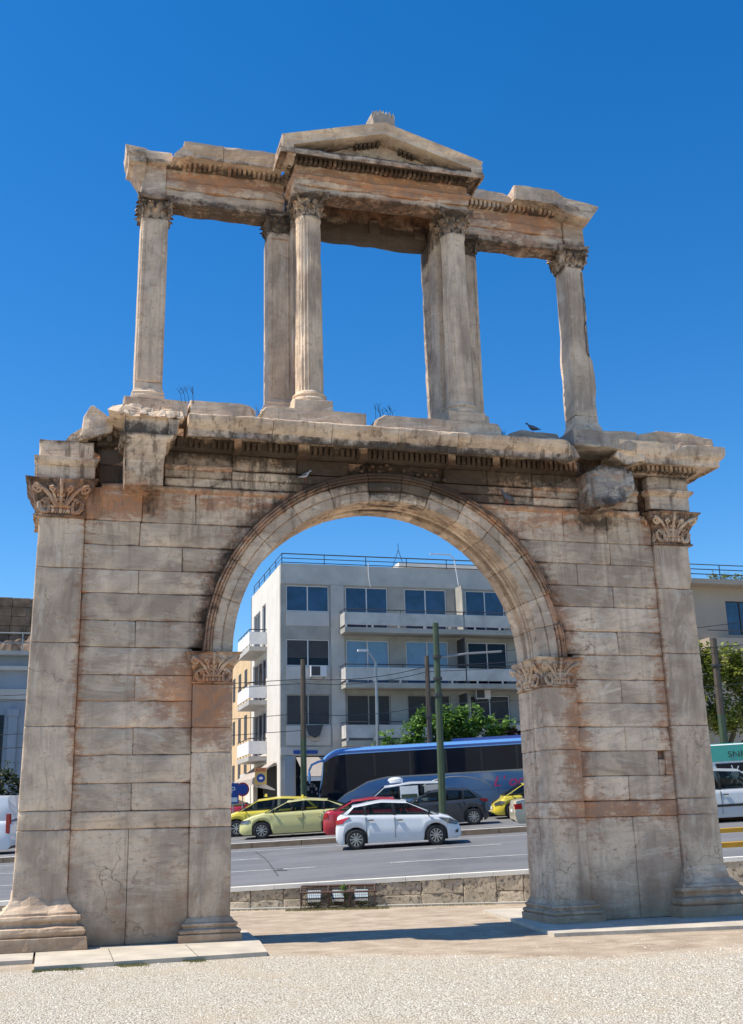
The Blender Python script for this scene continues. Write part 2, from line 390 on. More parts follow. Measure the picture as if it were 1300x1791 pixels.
def sweep(mb, path, prof, seg=.14, wear=.012, tint=.5, closed=False, cap=True, chip=.0, seed=0, **k):
    """moulding: prof [(out, z)] carried along path [(x, y)]; out = right-hand side of travel"""
    P = [Vector((p[0], p[1])) for p in path]; n = len(P)
    def nrm(a, b): d = (b-a).normalized(); return Vector((d.y, -d.x))
    st = []
    for i in range(n):
        if closed or 0 < i < n-1:
            a, b = nrm(P[i-1], P[i]), nrm(P[i], P[(i+1) % n]); mm = (a+b).normalized(); mm = mm/max(.3, mm.dot(a))
        elif i == 0: mm = nrm(P[0], P[1])
        else: mm = nrm(P[-2], P[-1])
        st.append((P[i], mm))
    S = []
    cnt = n if closed else n-1
    for i in range(cnt):
        (a, ma), (b, mb_) = st[i], st[(i+1) % n]; q = max(1, int((b-a).length/seg))
        for j in range(q):
            t = j/q
            if 0 < j: mm = nrm(a, b); S.append((a+(b-a)*t, mm if .0 < t < 1 else ma, ))
            else: S.append((a, ma))
        # keep miter only at the ends: interior stations use the plain normal
    if not closed: S.append(st[-1])
    # dense profile
    D = []
    for i in range(len(prof)-1):
        a, b = prof[i], prof[i+1]; L = math.hypot(b[0]-a[0], b[1]-a[1]); q = max(1, int(L/.09))
        for j in range(q): D.append((a[0]+(b[0]-a[0])*j/q, a[1]+(b[1]-a[1])*j/q))
    D.append(prof[-1]); mlen = len(D); vs = []
    for p, mm in S:
        for o, z in D:
            q = p+mm*o; v = (q.x, q.y, z)
            e = nz(v, 3.5, seed)*wear*1.5+nz(v, 10, seed)*wear
            c = max(0, nz(v, 1.7, seed+9)-.28)*chip*min(1, max(o, 0)*4)
            vs.append((q.x+mm.x*(e-c), q.y+mm.y*(e-c), z+e*.5))
    fs = []
    T = len(S)
    for i in range(T if closed else T-1):
        for j in range(mlen-1):
            a, b = i*mlen, ((i+1) % T)*mlen; fs.append((a+j, b+j, b+j+1, a+j+1))
    if cap and not closed:
        fs.append(tuple(range(mlen))); fs.append(tuple((T-1)*mlen+j for j in range(mlen-1, -1, -1)))
    mb.add(vs, fs, tint=tint, **k)
# ------------------------------------------------------------------ the ancient arch
D = 1.2                     # depth of the gateway
W1, W2, B_, A_ = 6.40, 5.56, 3.62, 2.93
ZS = 4.75; RI, RO = 2.93, 3.45
arch = empty('ancient_arch', (0, 0, 0), 'weathered two-storey marble gateway with a wide round arch, columns and a small pediment above', 'arch')
def SM(): return MB(True)
COURSES = [(2.09, 2.54, [4.6]), (2.54, 3.0, []), (3.0, 3.45, [4.6]), (3.45, 3.9, []), (3.9, 4.34, [4.6]), (4.34, 4.82, []),
           (4.82, 5.28, [4.62]), (5.28, 5.76, []), (5.76, 6.18, [4.6]), (6.18, 6.62, [3.85]), (6.62, 7.06, [4.6])]
G_ = .0025
def ringx(z): return sqrt(max(0, (RO-.03)**2-(z-ZS)**2))
for sg in (-1, 1):
    mb = SM()
    def blk(xa, xb, z0, z1, y0=.07, **k):
        xs = sorted((sg*xa, sg*xb)); stone(mb, xs[0]+G_, xs[1]-G_, y0, D-y0, z0+G_, z1-G_, **k)
    # dark bed behind the joints
    mb.box(*sorted((sg*5.54, sg*3.64)), .12, D-.12, .0, 4.8, tint=.1, rust=.5, soot=.55)
    mb.box(*sorted((sg*5.54, sg*3.7)), .12, D-.12, 4.8, 7.74, tint=.1, rust=.5, soot=.55)
    for a, b in ((5.56, 4.62), (4.62, 3.62)): blk(a, b, 0, 1.80, wear=.02, tint=.45 if sg < 0 else .5, rust=.05)
    blk(5.56, 3.62, 1.80, 2.085, y0=.055, tint=.4, rust=.0 if sg < 0 else .2)
    for i, (z0, z1, js) in enumerate(COURSES):
        if z0 < ZS: edges = [5.56]+js+[3.62]
        else: edges = [5.56]+js+[None]
        for a, b in zip(edges[:-1], edges[1:]):
            if b is None:
                xe0 = ringx(z0)
                def ff(p, a=a, z0=z0, z1=z1, xe0=xe0):
                    t = (abs(p.x)-a)/(xe0-a); xe = ringx(min(p.z, 8.1)); return (sg*(a+(xe-a)*t), p.y, p.z)
                blk(a, xe0, z0, z1, f=ff, wear=.035)
            elif sg > 0 and z0 == 2.54: blk(a, 5.40, z0, z1); blk(5.40, 5.26, z0, 2.84); blk(5.26, b, z0, z1)
            else: blk(a, b, z0, z1, wear=.035)
    # top course of the wall with its small crowning band
    for a, b in ((5.56, 4.57), (4.57, 3.62), (3.62, None)):
        if b is None:
            xe0 = ringx(7.06)
            def ff(p, a=a, xe0=xe0):
                t = (abs(p.x)-a)/(xe0-a); xe = ringx(p.z); return (sg*(a+(xe-a)*t), p.y, p.z)
            blk(a, xe0, 7.06, 7.68, f=ff, wear=.04)
        else: blk(a, b, 7.06, 7.68, wear=.05)
    xx = sorted((sg*5.3, sg*(ringx(7.70)+.05)))
    sweep(mb, [(xx[0], .07), (xx[1], .07)], [(-.05, 7.62), (.012, 7.63), (.02, 7.66), (.045, 7.68), (.05, 7.735), (-.05, 7.74)], tint=.5, rust=.25, chip=.35, seed=sg*3)
    # small damages seen on the right-hand wall: a square hole
    mb.build('pier_wall', MARB, arch, smooth=True)
# --- carved relief on capitals ---------------------------------------------------
def relief(mb, org, du, nrm, wid, z0, z1, flare, tint=.4, eggs=3, **k):
    """acanthus, volutes and egg row on one face; flare(v)->outward offset of the bell"""
    H = z1-z0; du = Vector(du); nn = Vector(nrm)
    def pt(u, v, off=.0):
        o = flare(v)
        # the bell also widens sideways
        uu = u*wid+(u-.5)*2*o
        return Vector(org)+du*uu+nn*(o+off*1.4)+Vector((0, 0, z0+v*H))
    r = H*.042
    def spiral(cu, cv, rad, s, turns=1.6):
        out = []
        for i in range(15):
            t = i/14; a = s*(t*turns*2*pi)+(pi/2); q = rad*(1-t*.85)
            out.append((cu+cos(a)*q*H/wid*s*0+cos(a)*q*H/wid, cv+sin(a)*q))
        return out
    for s in (-1, 1):
        m_ = (lambda u: u) if s < 0 else (lambda u: 1-u)
        # corner volute
        L = [(.40, .24), (.33, .38), (.27, .55), (.20, .70), (.12, .80)]
        sp = [(m_(1)*0+(.085 if s < 0 else .915)+(cos(a)*q*H/wid), .69+sin(a)*q) for a, q in [(pi/2+s*-1*-i*.75*(1 if s < 0 else 1), .115*(1-i/16)) for i in range(14)]]
        pl = [pt(m_(u), v, .03) for u, v in L]
        mb.tube(pl+[pt(u, v, .045) for u, v in sp], r*1.15, 6, r1=r*.7, tint=tint, **k)
        mb.tube([pt(m_(u+.045), v-.03, .02) for u, v in L], r*.9, 5, tint=tint, **k)
        # inner helix
        L2 = [(.42, .24), (.40, .42), (.365, .60), (.33, .70)]
        sp2 = [((.36 if s < 0 else .64)+cos(a)*q*H/wid, .70+sin(a)*q) for a, q in [(pi/2+i*.8*s*-1, .075*(1-i/13)) for i in range(11)]]
        mb.tube([pt(m_(u), v, .02) for u, v in L2]+[pt(u, v, .035) for u, v in sp2], r*.9, 5, r1=r*.6, tint=tint, **k)
        # acanthus at the corners: nested curving ribs
        for q in range(3):
            w_ = .06+.055*q
            L3 = [(.15, .03), (.10-w_*.5, .16), (.09-w_*.6, .30+.03*q), (.13-w_*.2, .40+.03*q), (.19, .34+.05*q), (.20, .26+.05*q)]
            mb.tube([pt(m_(u+.05*q), v, .03-.006*q) for u, v in L3], r*.95, 5, tint=tint, **k)
        mb.tube([pt(m_(u), v, .03) for u, v in [(.24, .04), (.27, .20), (.25, .34), (.20, .42)]], r*1.1, 5, tint=tint, **k)
        # palmette lobes beside the stalk
        for q, (u0, v0) in enumerate([(.455, .30), (.445, .44), (.45, .56)]):
            mb.ell(pt(m_(u0), v0, .02), (.022*H*2, .03, .06*H), 7, 5, tint=tint, **k)
    mb.tube([pt(.5, .22, .03), pt(.5, .5, .03), pt(.5, .82, .03), pt(.5, .98, .04)], r*1.2, 6, tint=tint, **k)
    mb.tube([pt(u, v, .025) for u, v in [(.30, .245), (.36, .22), (.43, .255), (.5, .225), (.57, .255), (.64, .22), (.70, .245)]], r, 5, tint=tint, **k)
    n = eggs
    for i in range(n):
        u = .5+(i-(n-1)/2)*.155
        c = pt(u, .12, .012); mb.ell(c, (.048*wid if abs(du.x) > .5 else .03, .03 if abs(du.x) > .5 else .048*wid, .085*H), 9, 6, tint=tint+.15, **k)
        for e in (-1, 1):
            mb.tube([pt(u+e*.06, .20, .01), pt(u+e*.068, .11, .015), pt(u+e*.05, .035, .012)], r*.5, 4, tint=tint, **k)
def cap_profile(z0, z1, fl):
    H = z1-z0
    return [(-.03, z0), (.03, z0+.005), (.035, z0+.05*H), (.005, z0+.07*H), (.0, z0+.2*H), (.005, z0+.45*H), (fl*.35, z0+.66*H), (fl*.62, z0+.76*H), (fl*.66, z0+.785*H),
            (fl*.7, z0+.80*H), (fl*.74, z0+.90*H), (fl*.98, z0+.955*H), (fl, z1-.01), (-.03, z1)]
def flare_fn(fl): return lambda v: 0.005+fl*.62*max(0, (v-.4)/.36)**1.6 if v < .76 else fl*.66
for sg in (-1, 1):
    # corner pilaster ------------------------------------------------------------
    mb = SM(); a, b = sorted((sg*W1, sg*W2))
    for z0, z1 in ((.50, 1.81), (1.81, 2.11), (2.11, 3.47), (3.47, 4.87), (4.87, 6.17), (6.17, 7.06)):
        def ff(p, z1=z1):
            t = max(0, (p.z-1)/6); sh = .07*t if abs(p.x) > 6 else 0; q = (.02*t)
            bite = 0
            if sg > 0 and abs(p.x) > 6.1 and p.z < 1.6: bite = -.10*max(0, 1-abs(p.z-1.15)/.45)
            if sg > 0 and z1 > 7 and abs(p.x) > 6.1 and p.z < 6.28: bite = .05
            return (p.x-sg*sh+sg*bite*.0-(sg*max(0, bite)), p.y+q*.3, p.z)
        stone(mb, a, b, .0, D, z0+G_, z1-G_, f=ff, wear=.03, tint=2.2+.5*random.random(), bulge=.008)
    pil = mb.build('corner_pilaster', MARB, arch, smooth=True)
    mb = SM(); path = [(a, D), (a, 0), (b, 0), (b, .3)] if sg < 0 else [(a, .3), (a, 0), (b, 0), (b, D)]
    sweep(mb, path, [(-.1, .0), (.33, .0), (.335, .02), (.335, .19), (.33, .2), (.27, .205), (.28, .215), (.305, .24), (.31, .28), (.29, .33), (.24, .345), (.20, .355), (.18, .385), (.185, .42),
                     (.22, .43), (.235, .46), (.225, .505), (.18, .515), (.17, .52), (.165, .555), (.11, .60), (.055, .67), (.02, .76), (.003, .88), (-.1, .9)], wear=.02, chip=.12, seed=sg)
    mb.build('pilaster_base', MARB, pil, smooth=False)
    mb = SM(); z0, z1 = 7.06, 7.74
    sweep(mb, path, cap_profile(z0, z1, .19), wear=.014, chip=.25, rust=.2, soot=.42, seed=sg*5, tint=.4)  # bell darkened to paint shade into the gaps of the carving
    mb.box(a+.01, b-.01, .01, D-.01, z0, z1-.01, tint=.4)
    relief(mb, (a, 0, 0), (1, 0, 0), (0, -1, 0), b-a, z0+.04, z1-.02, flare_fn(.19), tint=.5, eggs=3, rust=.1, soot=-.05)
    if sg > 0: relief(mb, (a, D, 0), (0, -1, 0), (-1, 0, 0), D, z0+.04, z1-.02, flare_fn(.19), tint=.5, rust=.1, soot=-.05)
    mb.build('capital', MARB, pil, smooth=False)
    # inner pilaster carrying the arch ---------------------------------------------
    mb = SM(); a, b = sorted((sg*B_, sg*A_)); zz = [.30, 1.80, 2.09, 3.03, 3.45, 4.19]
    for z0, z1 in zip(zz[:-1], zz[1:]):
        h = D*.46
        stone(mb, a, b, .0, h, z0+G_, z1-G_, wear=.022, bulge=.006, tint=2.3+.5*random.random())
        stone(mb, a, b, h+.012, D, z0+G_, z1-G_, wear=.022, bulge=.006, tint=2.3+.5*random.random())
    mb.box(a+.02, b-.02, .05, D-.05, .2, 4.2, tint=.1, soot=.5)
    ip = mb.build('inner_pilaster', MARB, arch, smooth=True)
    path = [(a, .3), (a, 0), (b, 0), (b, D)] if sg < 0 else [(a, D), (a, 0), (b, 0), (b, .3)]
    mb = SM()
    sweep(mb, path, [(-.1, 0), (.17, 0), (.175, .11), (.165, .12), (.13, .125), (.145, .135), (.16, .155), (.155, .185), (.12, .20), (.09, .205), (.085, .23), (.10, .24), (.115, .255), (.11, .285), (.085, .295), (.06, .30), (.04, .33), (.012, .37), (-.1, .38)], wear=.012, chip=.08, seed=sg*2)
    mb.build('pilaster_base', MARB, ip)
    mb = SM(); z0, z1 = 4.19, 4.75
    sweep(mb, path, cap_profile(z0, z1, .15), wear=.012, chip=.22, rust=.25, soot=.38, seed=sg*7, tint=.5)  # darker bell colour stands for the shade behind the relief
    mb.box(a+.01, b-.01, .01, D-.01, z0, z1-.01, tint=.4)
    relief(mb, (a, 0, 0), (1, 0, 0), (0, -1, 0), b-a, z0+.02, z1-.02, flare_fn(.15), tint=.5, rust=.1, soot=-.05)
    if sg > 0: relief(mb, (a, D, 0), (0, -1, 0), (-1, 0, 0), D, z0+.02, z1-.02, flare_fn(.15), tint=.5, rust=.1, soot=-.05)
    mb.build('capital', MARB, ip)
# --- the arch ring ------------------------------------------------------------------
def polar(p): return (p.z*cos(p.x), p.y, ZS+p.z*sin(p.x))
mb = SM(); js = [0]; 
cuts = [0, .19, .37, .63, .88, 1.09, 1.31, 1.49, 1.69, 1.93, 2.17, 2.43, 2.63, 2.84, pi]
for i in range(len(cuts)-1):
    t0, t1 = cuts[i]+.0006, cuts[i+1]-.0006; tt = random.random(); dk = 1 if 1.3 < (t0+t1)/2 < 1.75 else 0
    def pst(r0, r1, y0, y1, **k):
        # the polar block: x is the angle, scaled up so that the grid stays square
        def ff(p): return polar(Vector((t0+(t1-t0)*p.x/(RI*(t1-t0)), p.y, p.z)))
        stone(mb, 0, RI*(t1-t0), y0, y1, r0, r1, f=ff, tint=tt, **k)
    rough = dict(wear=.06, bulge=.03, soot=.35) if dk else dict(wear=.018)
    pst(RI, RI+.20, .035, .34, **rough)
    pst(RI+.202, RI+.375, .01, .34, **rough)
    gone = (i == 1)    # the outer mould is broken away here
    if not gone:
        pst(RI+.378, RI+.425, -.03, .3, wear=.012, rust=.12)
        pst(RI+.426, RI+.475, -.065, .3, wear=.012, rust=.18)
        pst(RI+.476, RI+.535, -.045, .3, wear=.014, rust=.12)
    else: pst(RI+.378, RI+.50, .03, .3, wear=.05, rust=.2)
    pst(RI+.13, RI+.50, .345, .44, wear=.01, soot=.15)  # recessed soffit bands coloured darker for contrast
    pst(RI+.03, RI+.50, .442, .52, wear=.012); pst(RI-.0, RI+.5, .522, .64, wear=.012); pst(RI+.03, RI+.5, .642, .72, wear=.012)
    pst(RI+.13, RI+.50, .722, .84, wear=.01, soot=.15)
    pst(RI, RI+.5, .842, D-.03, wear=.018)
mb.build('voussoir_ring', MARB, arch, smooth=True)
# --- entablature above the arch ---------------------------------------------------------
mb = SM()
mb.box(-5.55, 5.58, .16, D-.14, 7.7, 8.9, tint=.1, rust=.4, soot=.6)
def eblk(xa, xb, z0, z1, y0, f=None, **k): stone(mb, xa+G_, xb-G_, y0, D-y0, z0+G_*.5, z1-G_*.5, f=f, **k)
def ringclip(xa, xb, side):
    def ff(p):
        xe = ringx(min(p.z, 8.12)) if p.z < 8.13 else 0.0
        t = (p.x-xa)/(xb-xa)
        if side < 0: return (xa+(min(-xe, xb+2)-xa)*t, p.y, p.z)
        return (xe+(xb-xe)*t, p.y, p.z)
    return ff
# architrave: two fasciae and a small crown
for xa, xb in ((-4.2, -2.98), (3.0, 4.05), (4.55, 5.3)):
    eblk(xa, xb, 7.76, 7.93, .05); eblk(xa, xb, 7.93, 8.08, .03, rust=.1)
    sweep(mb, [(xa, .05), (xb, .05)], [(-.05, 8.06), (.03, 8.07), (.07, 8.11), (.08, 8.15), (-.05, 8.16)], tint=.5, rust=.25, chip=.4, seed=xa)
def tri(xa, xb, side, z0, z1, y0, **k):
    eblk(xa, xb, z0, z1, y0, f=ringclip(xa+G_, xb-G_, side), **k)
tri(-2.98, -ringx(7.76), -1, 7.76, 7.93, .05); tri(-2.98, -ringx(7.93), -1, 7.93, 8.10, .03)
tri(ringx(7.76), 3.0, 1, 7.76, 7.93, .05, soot=.2); tri(ringx(7.93), 3.0, 1, 7.93, 8.10, .03, soot=.1)
eblk(-5.36, -4.2, 7.76, 8.1, .13, soot=.5, rust=.3)
# frieze blocks
for xa, xb, dk in ((-5.36, -4.75, .4), (-4.2, -2.98, 0), (-2.98, -1.75, 0), (-1.75, -.75, .25), (1.15, 2.05, .1), (2.05, 3.0, .15), (3.0, 4.05, .15), (4.5, 5.35, .1)):
    eblk(xa, xb, 8.12, 8.42, .05 if dk < .4 else .14, soot=dk, wear=.05)
rubble(mb, [(-.78, 8.16), (-.5, 8.4), (.3, 8.46), (.6, 8.44), (1.1, 8.3), (1.2, 8.14), (.3, 8.13)], .1, .8, amp=.09, soot=.5, tint=.2)
for q in range(26):
    x = random.uniform(-.6, 1.2); mb.ell((x, random.uniform(-.02, .12), 8.33-.12*abs(x-.1)+random.uniform(-.07, .08)), (.05, .05, .04), 6, 4, soot=random.choice((0, .6, .6)), tint=.9)
mb.build('architrave', MARB, arch, smooth=True)
mb = SM()
def dentils(mb, x0, x1, y, z0, z1, step=.105, miss=.06, soot=.25, rust=.1, off=0, ax='x', depth=.09):
    x = x0
    while x < x1-step*.6:
        if random.random() > miss:
            j = random.uniform(-.006, .006)
            if ax == 'x': mb.box(x, x+step*.58, y-depth+j, y+.1, z0+j, z1, tint=random.random(), soot=soot, rust=rust)
            else: mb.box(y-depth, y+.1, x, x+step*.58, z0, z1, tint=random.random(), soot=soot, rust=rust)
        x += step
dentils(mb, -4.12, 3.95, -.13, 8.44, 8.60, soot=.3)
mb.box(-4.14, 3.96, -.135, .3, 8.42, 8.64, tint=.2, soot=.45)
for x, w_ in ((-2.98, .13), (-1.78, .2), (-.62, .16), (1.16, .14), (2.08, .13)):   # darker stubs left between dentils
    mb.box(x, x+w_, -.25, .1, 8.40, 8.62, tint=.9, rust=.2)
dentils(mb, 3.05, 3.95, -.19, 8.42, 8.60, miss=0, soot=0, rust=.35)
dentils(mb, 5.2, 6.60, -.17, 8.54, 8.655, miss=.03, soot=.15)
mb.build('dentil_course', MARB, arch)
mb = SM(); cz0 = 8.50
CP = [(-.25, 8.62), (.5, 8.60), (.52, 8.50), (.56, 8.495), (.565, 8.62), (.575, 8.63), (.60, 8.655), (.635, 8.70), (.675, 8.76), (.69, 8.80), (.70, 8.85), (.68, 8.875), (-.25, 8.90)]
for i, (xa, xb) in enumerate(((-3.87, -2.36), (-2.35, -1.26), (-1.25, -.0), (.01, 1.18), (1.19, 2.3), (2.31, 3.56))):
    def brk(o, x): return o
    sweep(mb, [(xa, -.10), (xb, -.10)], CP, wear=.014, chip=.5, seed=i*3.3+2, tint=random.random()*.6+.3, seg=.09)
mb.box(-3.86, 3.55, .1, D+.5, 8.62, 8.88, tint=.4)
rubble(mb, [(3.5, 8.52), (3.8, 8.6), (3.7, 8.85), (3.55, 8.88), (3.2, 8.86)], -.55, .3, amp=.05)
mb.build('cornice', MARB, arch, smooth=False)
# --- end blocks -------------------------------------------------------------------------
mb = SM()
def flare(p):   # blocks that widen upwards
    return p
stone(mb, -6.42, -5.42, -.05, D-.1, 7.74, 8.0, tint=.7, wear=.05)
sweep(mb, [(-6.40, D-.2), (-6.40, -.07), (-5.44, -.07), (-5.44, .4)], [(-.1, 7.98), (.0, 7.99), (.03, 8.03), (.07, 8.08), (.075, 8.13), (-.1, 8.14)], tint=.6, chip=.3, wear=.015)
stone(mb, -6.40, -5.46, -.04, D-.1, 8.14, 8.46, tint=.75, wear=.06)
rubble(mb, [(-6.0, 8.44), (-5.9, 8.56), (-5.6, 8.78), (-5.55, 8.46)], .0, .8, amp=.05, step=.07, tint=.9)
rubble(mb, [(-5.72, 8.46), (-5.66, 8.9), (-5.56, 9.12), (-5.5, 9.14), (-5.3, 9.0), (-5.14, 8.86), (-5.16, 8.66), (-5.4, 8.56)], -.12, .75, amp=.04, step=.07, tint=.7)
rubble(mb, [(-5.4, 8.45), (-5.32, 8.82), (-5.0, 8.9), (-4.9, 8.62), (-4.95, 8.45)], .05, .8, amp=.06, tint=.2, soot=.4, rust=.2)
for x in (-5.42, -5.25): stone(mb, x, x+.1, -.06, .3, 8.50, 8.62, tint=.6)
mb.build('broken_entablature_block', MARB, arch)
mb = SM()
stone(mb, 5.52, 6.42, -.06, D-.1, 7.79, 8.08, tint=.4)
sweep(mb, [(5.52, .3), (5.52, -.07), (6.42, -.07), (6.42, D-.2)], [(-.1, 8.06), (.0, 8.07), (.03, 8.1), (.07, 8.13), (.075, 8.19), (-.1, 8.2)], tint=.5, chip=.3, rust=.15)
stone(mb, 5.50, 6.44, -.05, D-.1, 8.2, 8.5, tint=.45)
sweep(mb, [(5.2, .3), (5.2, -.05), (6.49, -.05), (6.49, D)], [(-.3, 8.5), (.0, 8.5), (.03, 8.55), (.08, 8.56), (.09, 8.66), (.40, 8.67), (.42, 8.62), (.44, 8.62), (.45, 8.74), (.50, 8.8), (.53, 8.9), (.55, 9.03), (-.3, 9.06)], tint=.7, chip=.35, wear=.02, seed=4)
rubble(mb, [(4.55, 8.70), (4.8, 8.58), (5.25, 8.62), (5.3, 9.02), (4.95, 9.0), (4.65, 8.84)], -.52, .5, amp=.07, tint=.6)
rubble(mb, [(5.12, 9.04), (5.14, 9.22), (5.6, 9.33), (6.4, 9.32), (6.88, 9.24), (6.9, 9.08)], -.45, D, amp=.045, tint=.35)
mb.build('broken_entablature_block', MARB, arch)
# --- corbels ------------------------------------------------------------------------------
mb = SM()
def cb(p):
    t = (p.z-7.56)/.9; return (p.x+(p.x+4.6)*.10*t, p.y if p.y > .1 else p.y-.35*max(0, min(1, t)), p.z)
stone(mb, -4.93, -4.27, -.52, .5, 7.56, 8.33, f=cb, wear=.07, bulge=.02, tint=.55)
sweep(mb, [(-5.0, .3), (-5.0, -.80), (-4.20, -.80), (-4.20, .3)], [(-.1, 8.28), (.0, 8.29), (.02, 8.33), (.05, 8.36), (.055, 8.42), (-.1, 8.43)], tint=.6, chip=.3, wear=.02)
stone(mb, -4.98, -4.22, -.80, .5, 8.42, 8.76, wear=.07, bulge=.02, tint=.75)
rubble(mb, [(-5.02, 8.72), (-5.28, 8.82), (-5.20, 8.92), (-4.95, 8.97), (-4.3, 8.93), (-4.04, 8.87), (-4.05, 8.78), (-4.2, 8.72)], -.90, .3, amp=.09, tint=.85, slope=lambda x, z: (z-8.7)*.55)
rj = [.0, .05, -.02, .08, .03, .1, .05]
for i in range(7):
    x = -5.05+i*.16; rubble(mb, [(x, 8.74), (x+.02, 8.86+rj[i]*.7), (x+.05, 8.93+rj[i]*.7), (x+.10, 8.84), (x+.12, 8.74)], -.94+rj[i], -.5, amp=.045, step=.06, tint=.9, slope=lambda x, z: (z-8.7)*.6)
rubble(mb, [(-4.22, 8.35), (-4.08, 8.42), (-4.02, 8.72), (-4.25, 8.74)], -.85, -.1, amp=.05, tint=.5)
mb.build('corbel', MARB, arch, smooth=False)
mb = SM()
rubble(mb, [(4.10, 7.66), (4.45, 7.64), (4.7, 7.72), (4.86, 8.0), (4.86, 8.36), (4.68, 8.46), (4.25, 8.48), (4.05, 8.40), (4.02, 8.1), (4.04, 7.76)], -.60, .3, amp=.07, step=.06, tint=.8)
stone(mb, 3.96, 4.2, -.45, .3, 7.62, 8.38, tint=.5, wear=.08, bulge=.02)
mb.build('corbel', MROUGH, arch)
mb = SM()   # recess wall above the right corbel
stone(mb, 3.98, 4.9, .2, D-.2, 8.4, 8.88, tint=.1, soot=.4); mb.build('recess_block', MARB, arch); mb = SM(); stone(mb, -4.95, -3.9, .25, D-.2, 8.4, 8.9, tint=.1, soot=.45)
mb.build('recess_block', MARB, arch)
# --- plinth blocks carrying the upper storey -------------------------------------------------
for i, (ol, y0, tn, am) in enumerate((([(-5.0, 8.93), (-3.86, 8.90), (-3.86, 9.20), (-4.4, 9.215), (-5.0, 9.22)], -.5, .4, .018),
                  ([(-3.83, 8.92), (-2.62, 8.92), (-2.62, 9.12), (-2.72, 9.20), (-2.9, 9.23), (-3.83, 9.23)], -.5, .65, .014),
                  ([(-2.58, 8.90), (-.52, 8.90), (-.52, 9.22), (-2.3, 9.23), (-2.48, 9.2), (-2.58, 9.06)], -.5, .7, .013),
                  ([(-.45, 8.90), (2.2, 8.90), (2.2, 9.12), (2.12, 9.21), (-.2, 9.22), (-.36, 9.12)], -.5, .6, .013),
                  ([(2.3, 8.90), (3.75, 8.88), (3.6, 9.0), (3.5, 9.2), (2.75, 9.24), (2.5, 9.16)], -.2, .35, .03),
                  ([(3.66, 8.86), (4.95, 8.82), (5.08, 8.95), (5.10, 9.22), (3.66, 9.20)], -.6, .55, .03))):
    mb = SM(); rubble(mb, ol, y0, D+.1, amp=am, tint=tn, soot=.12); mb.build('plinth_block', MARB if am < .02 else MROUGH, arch)
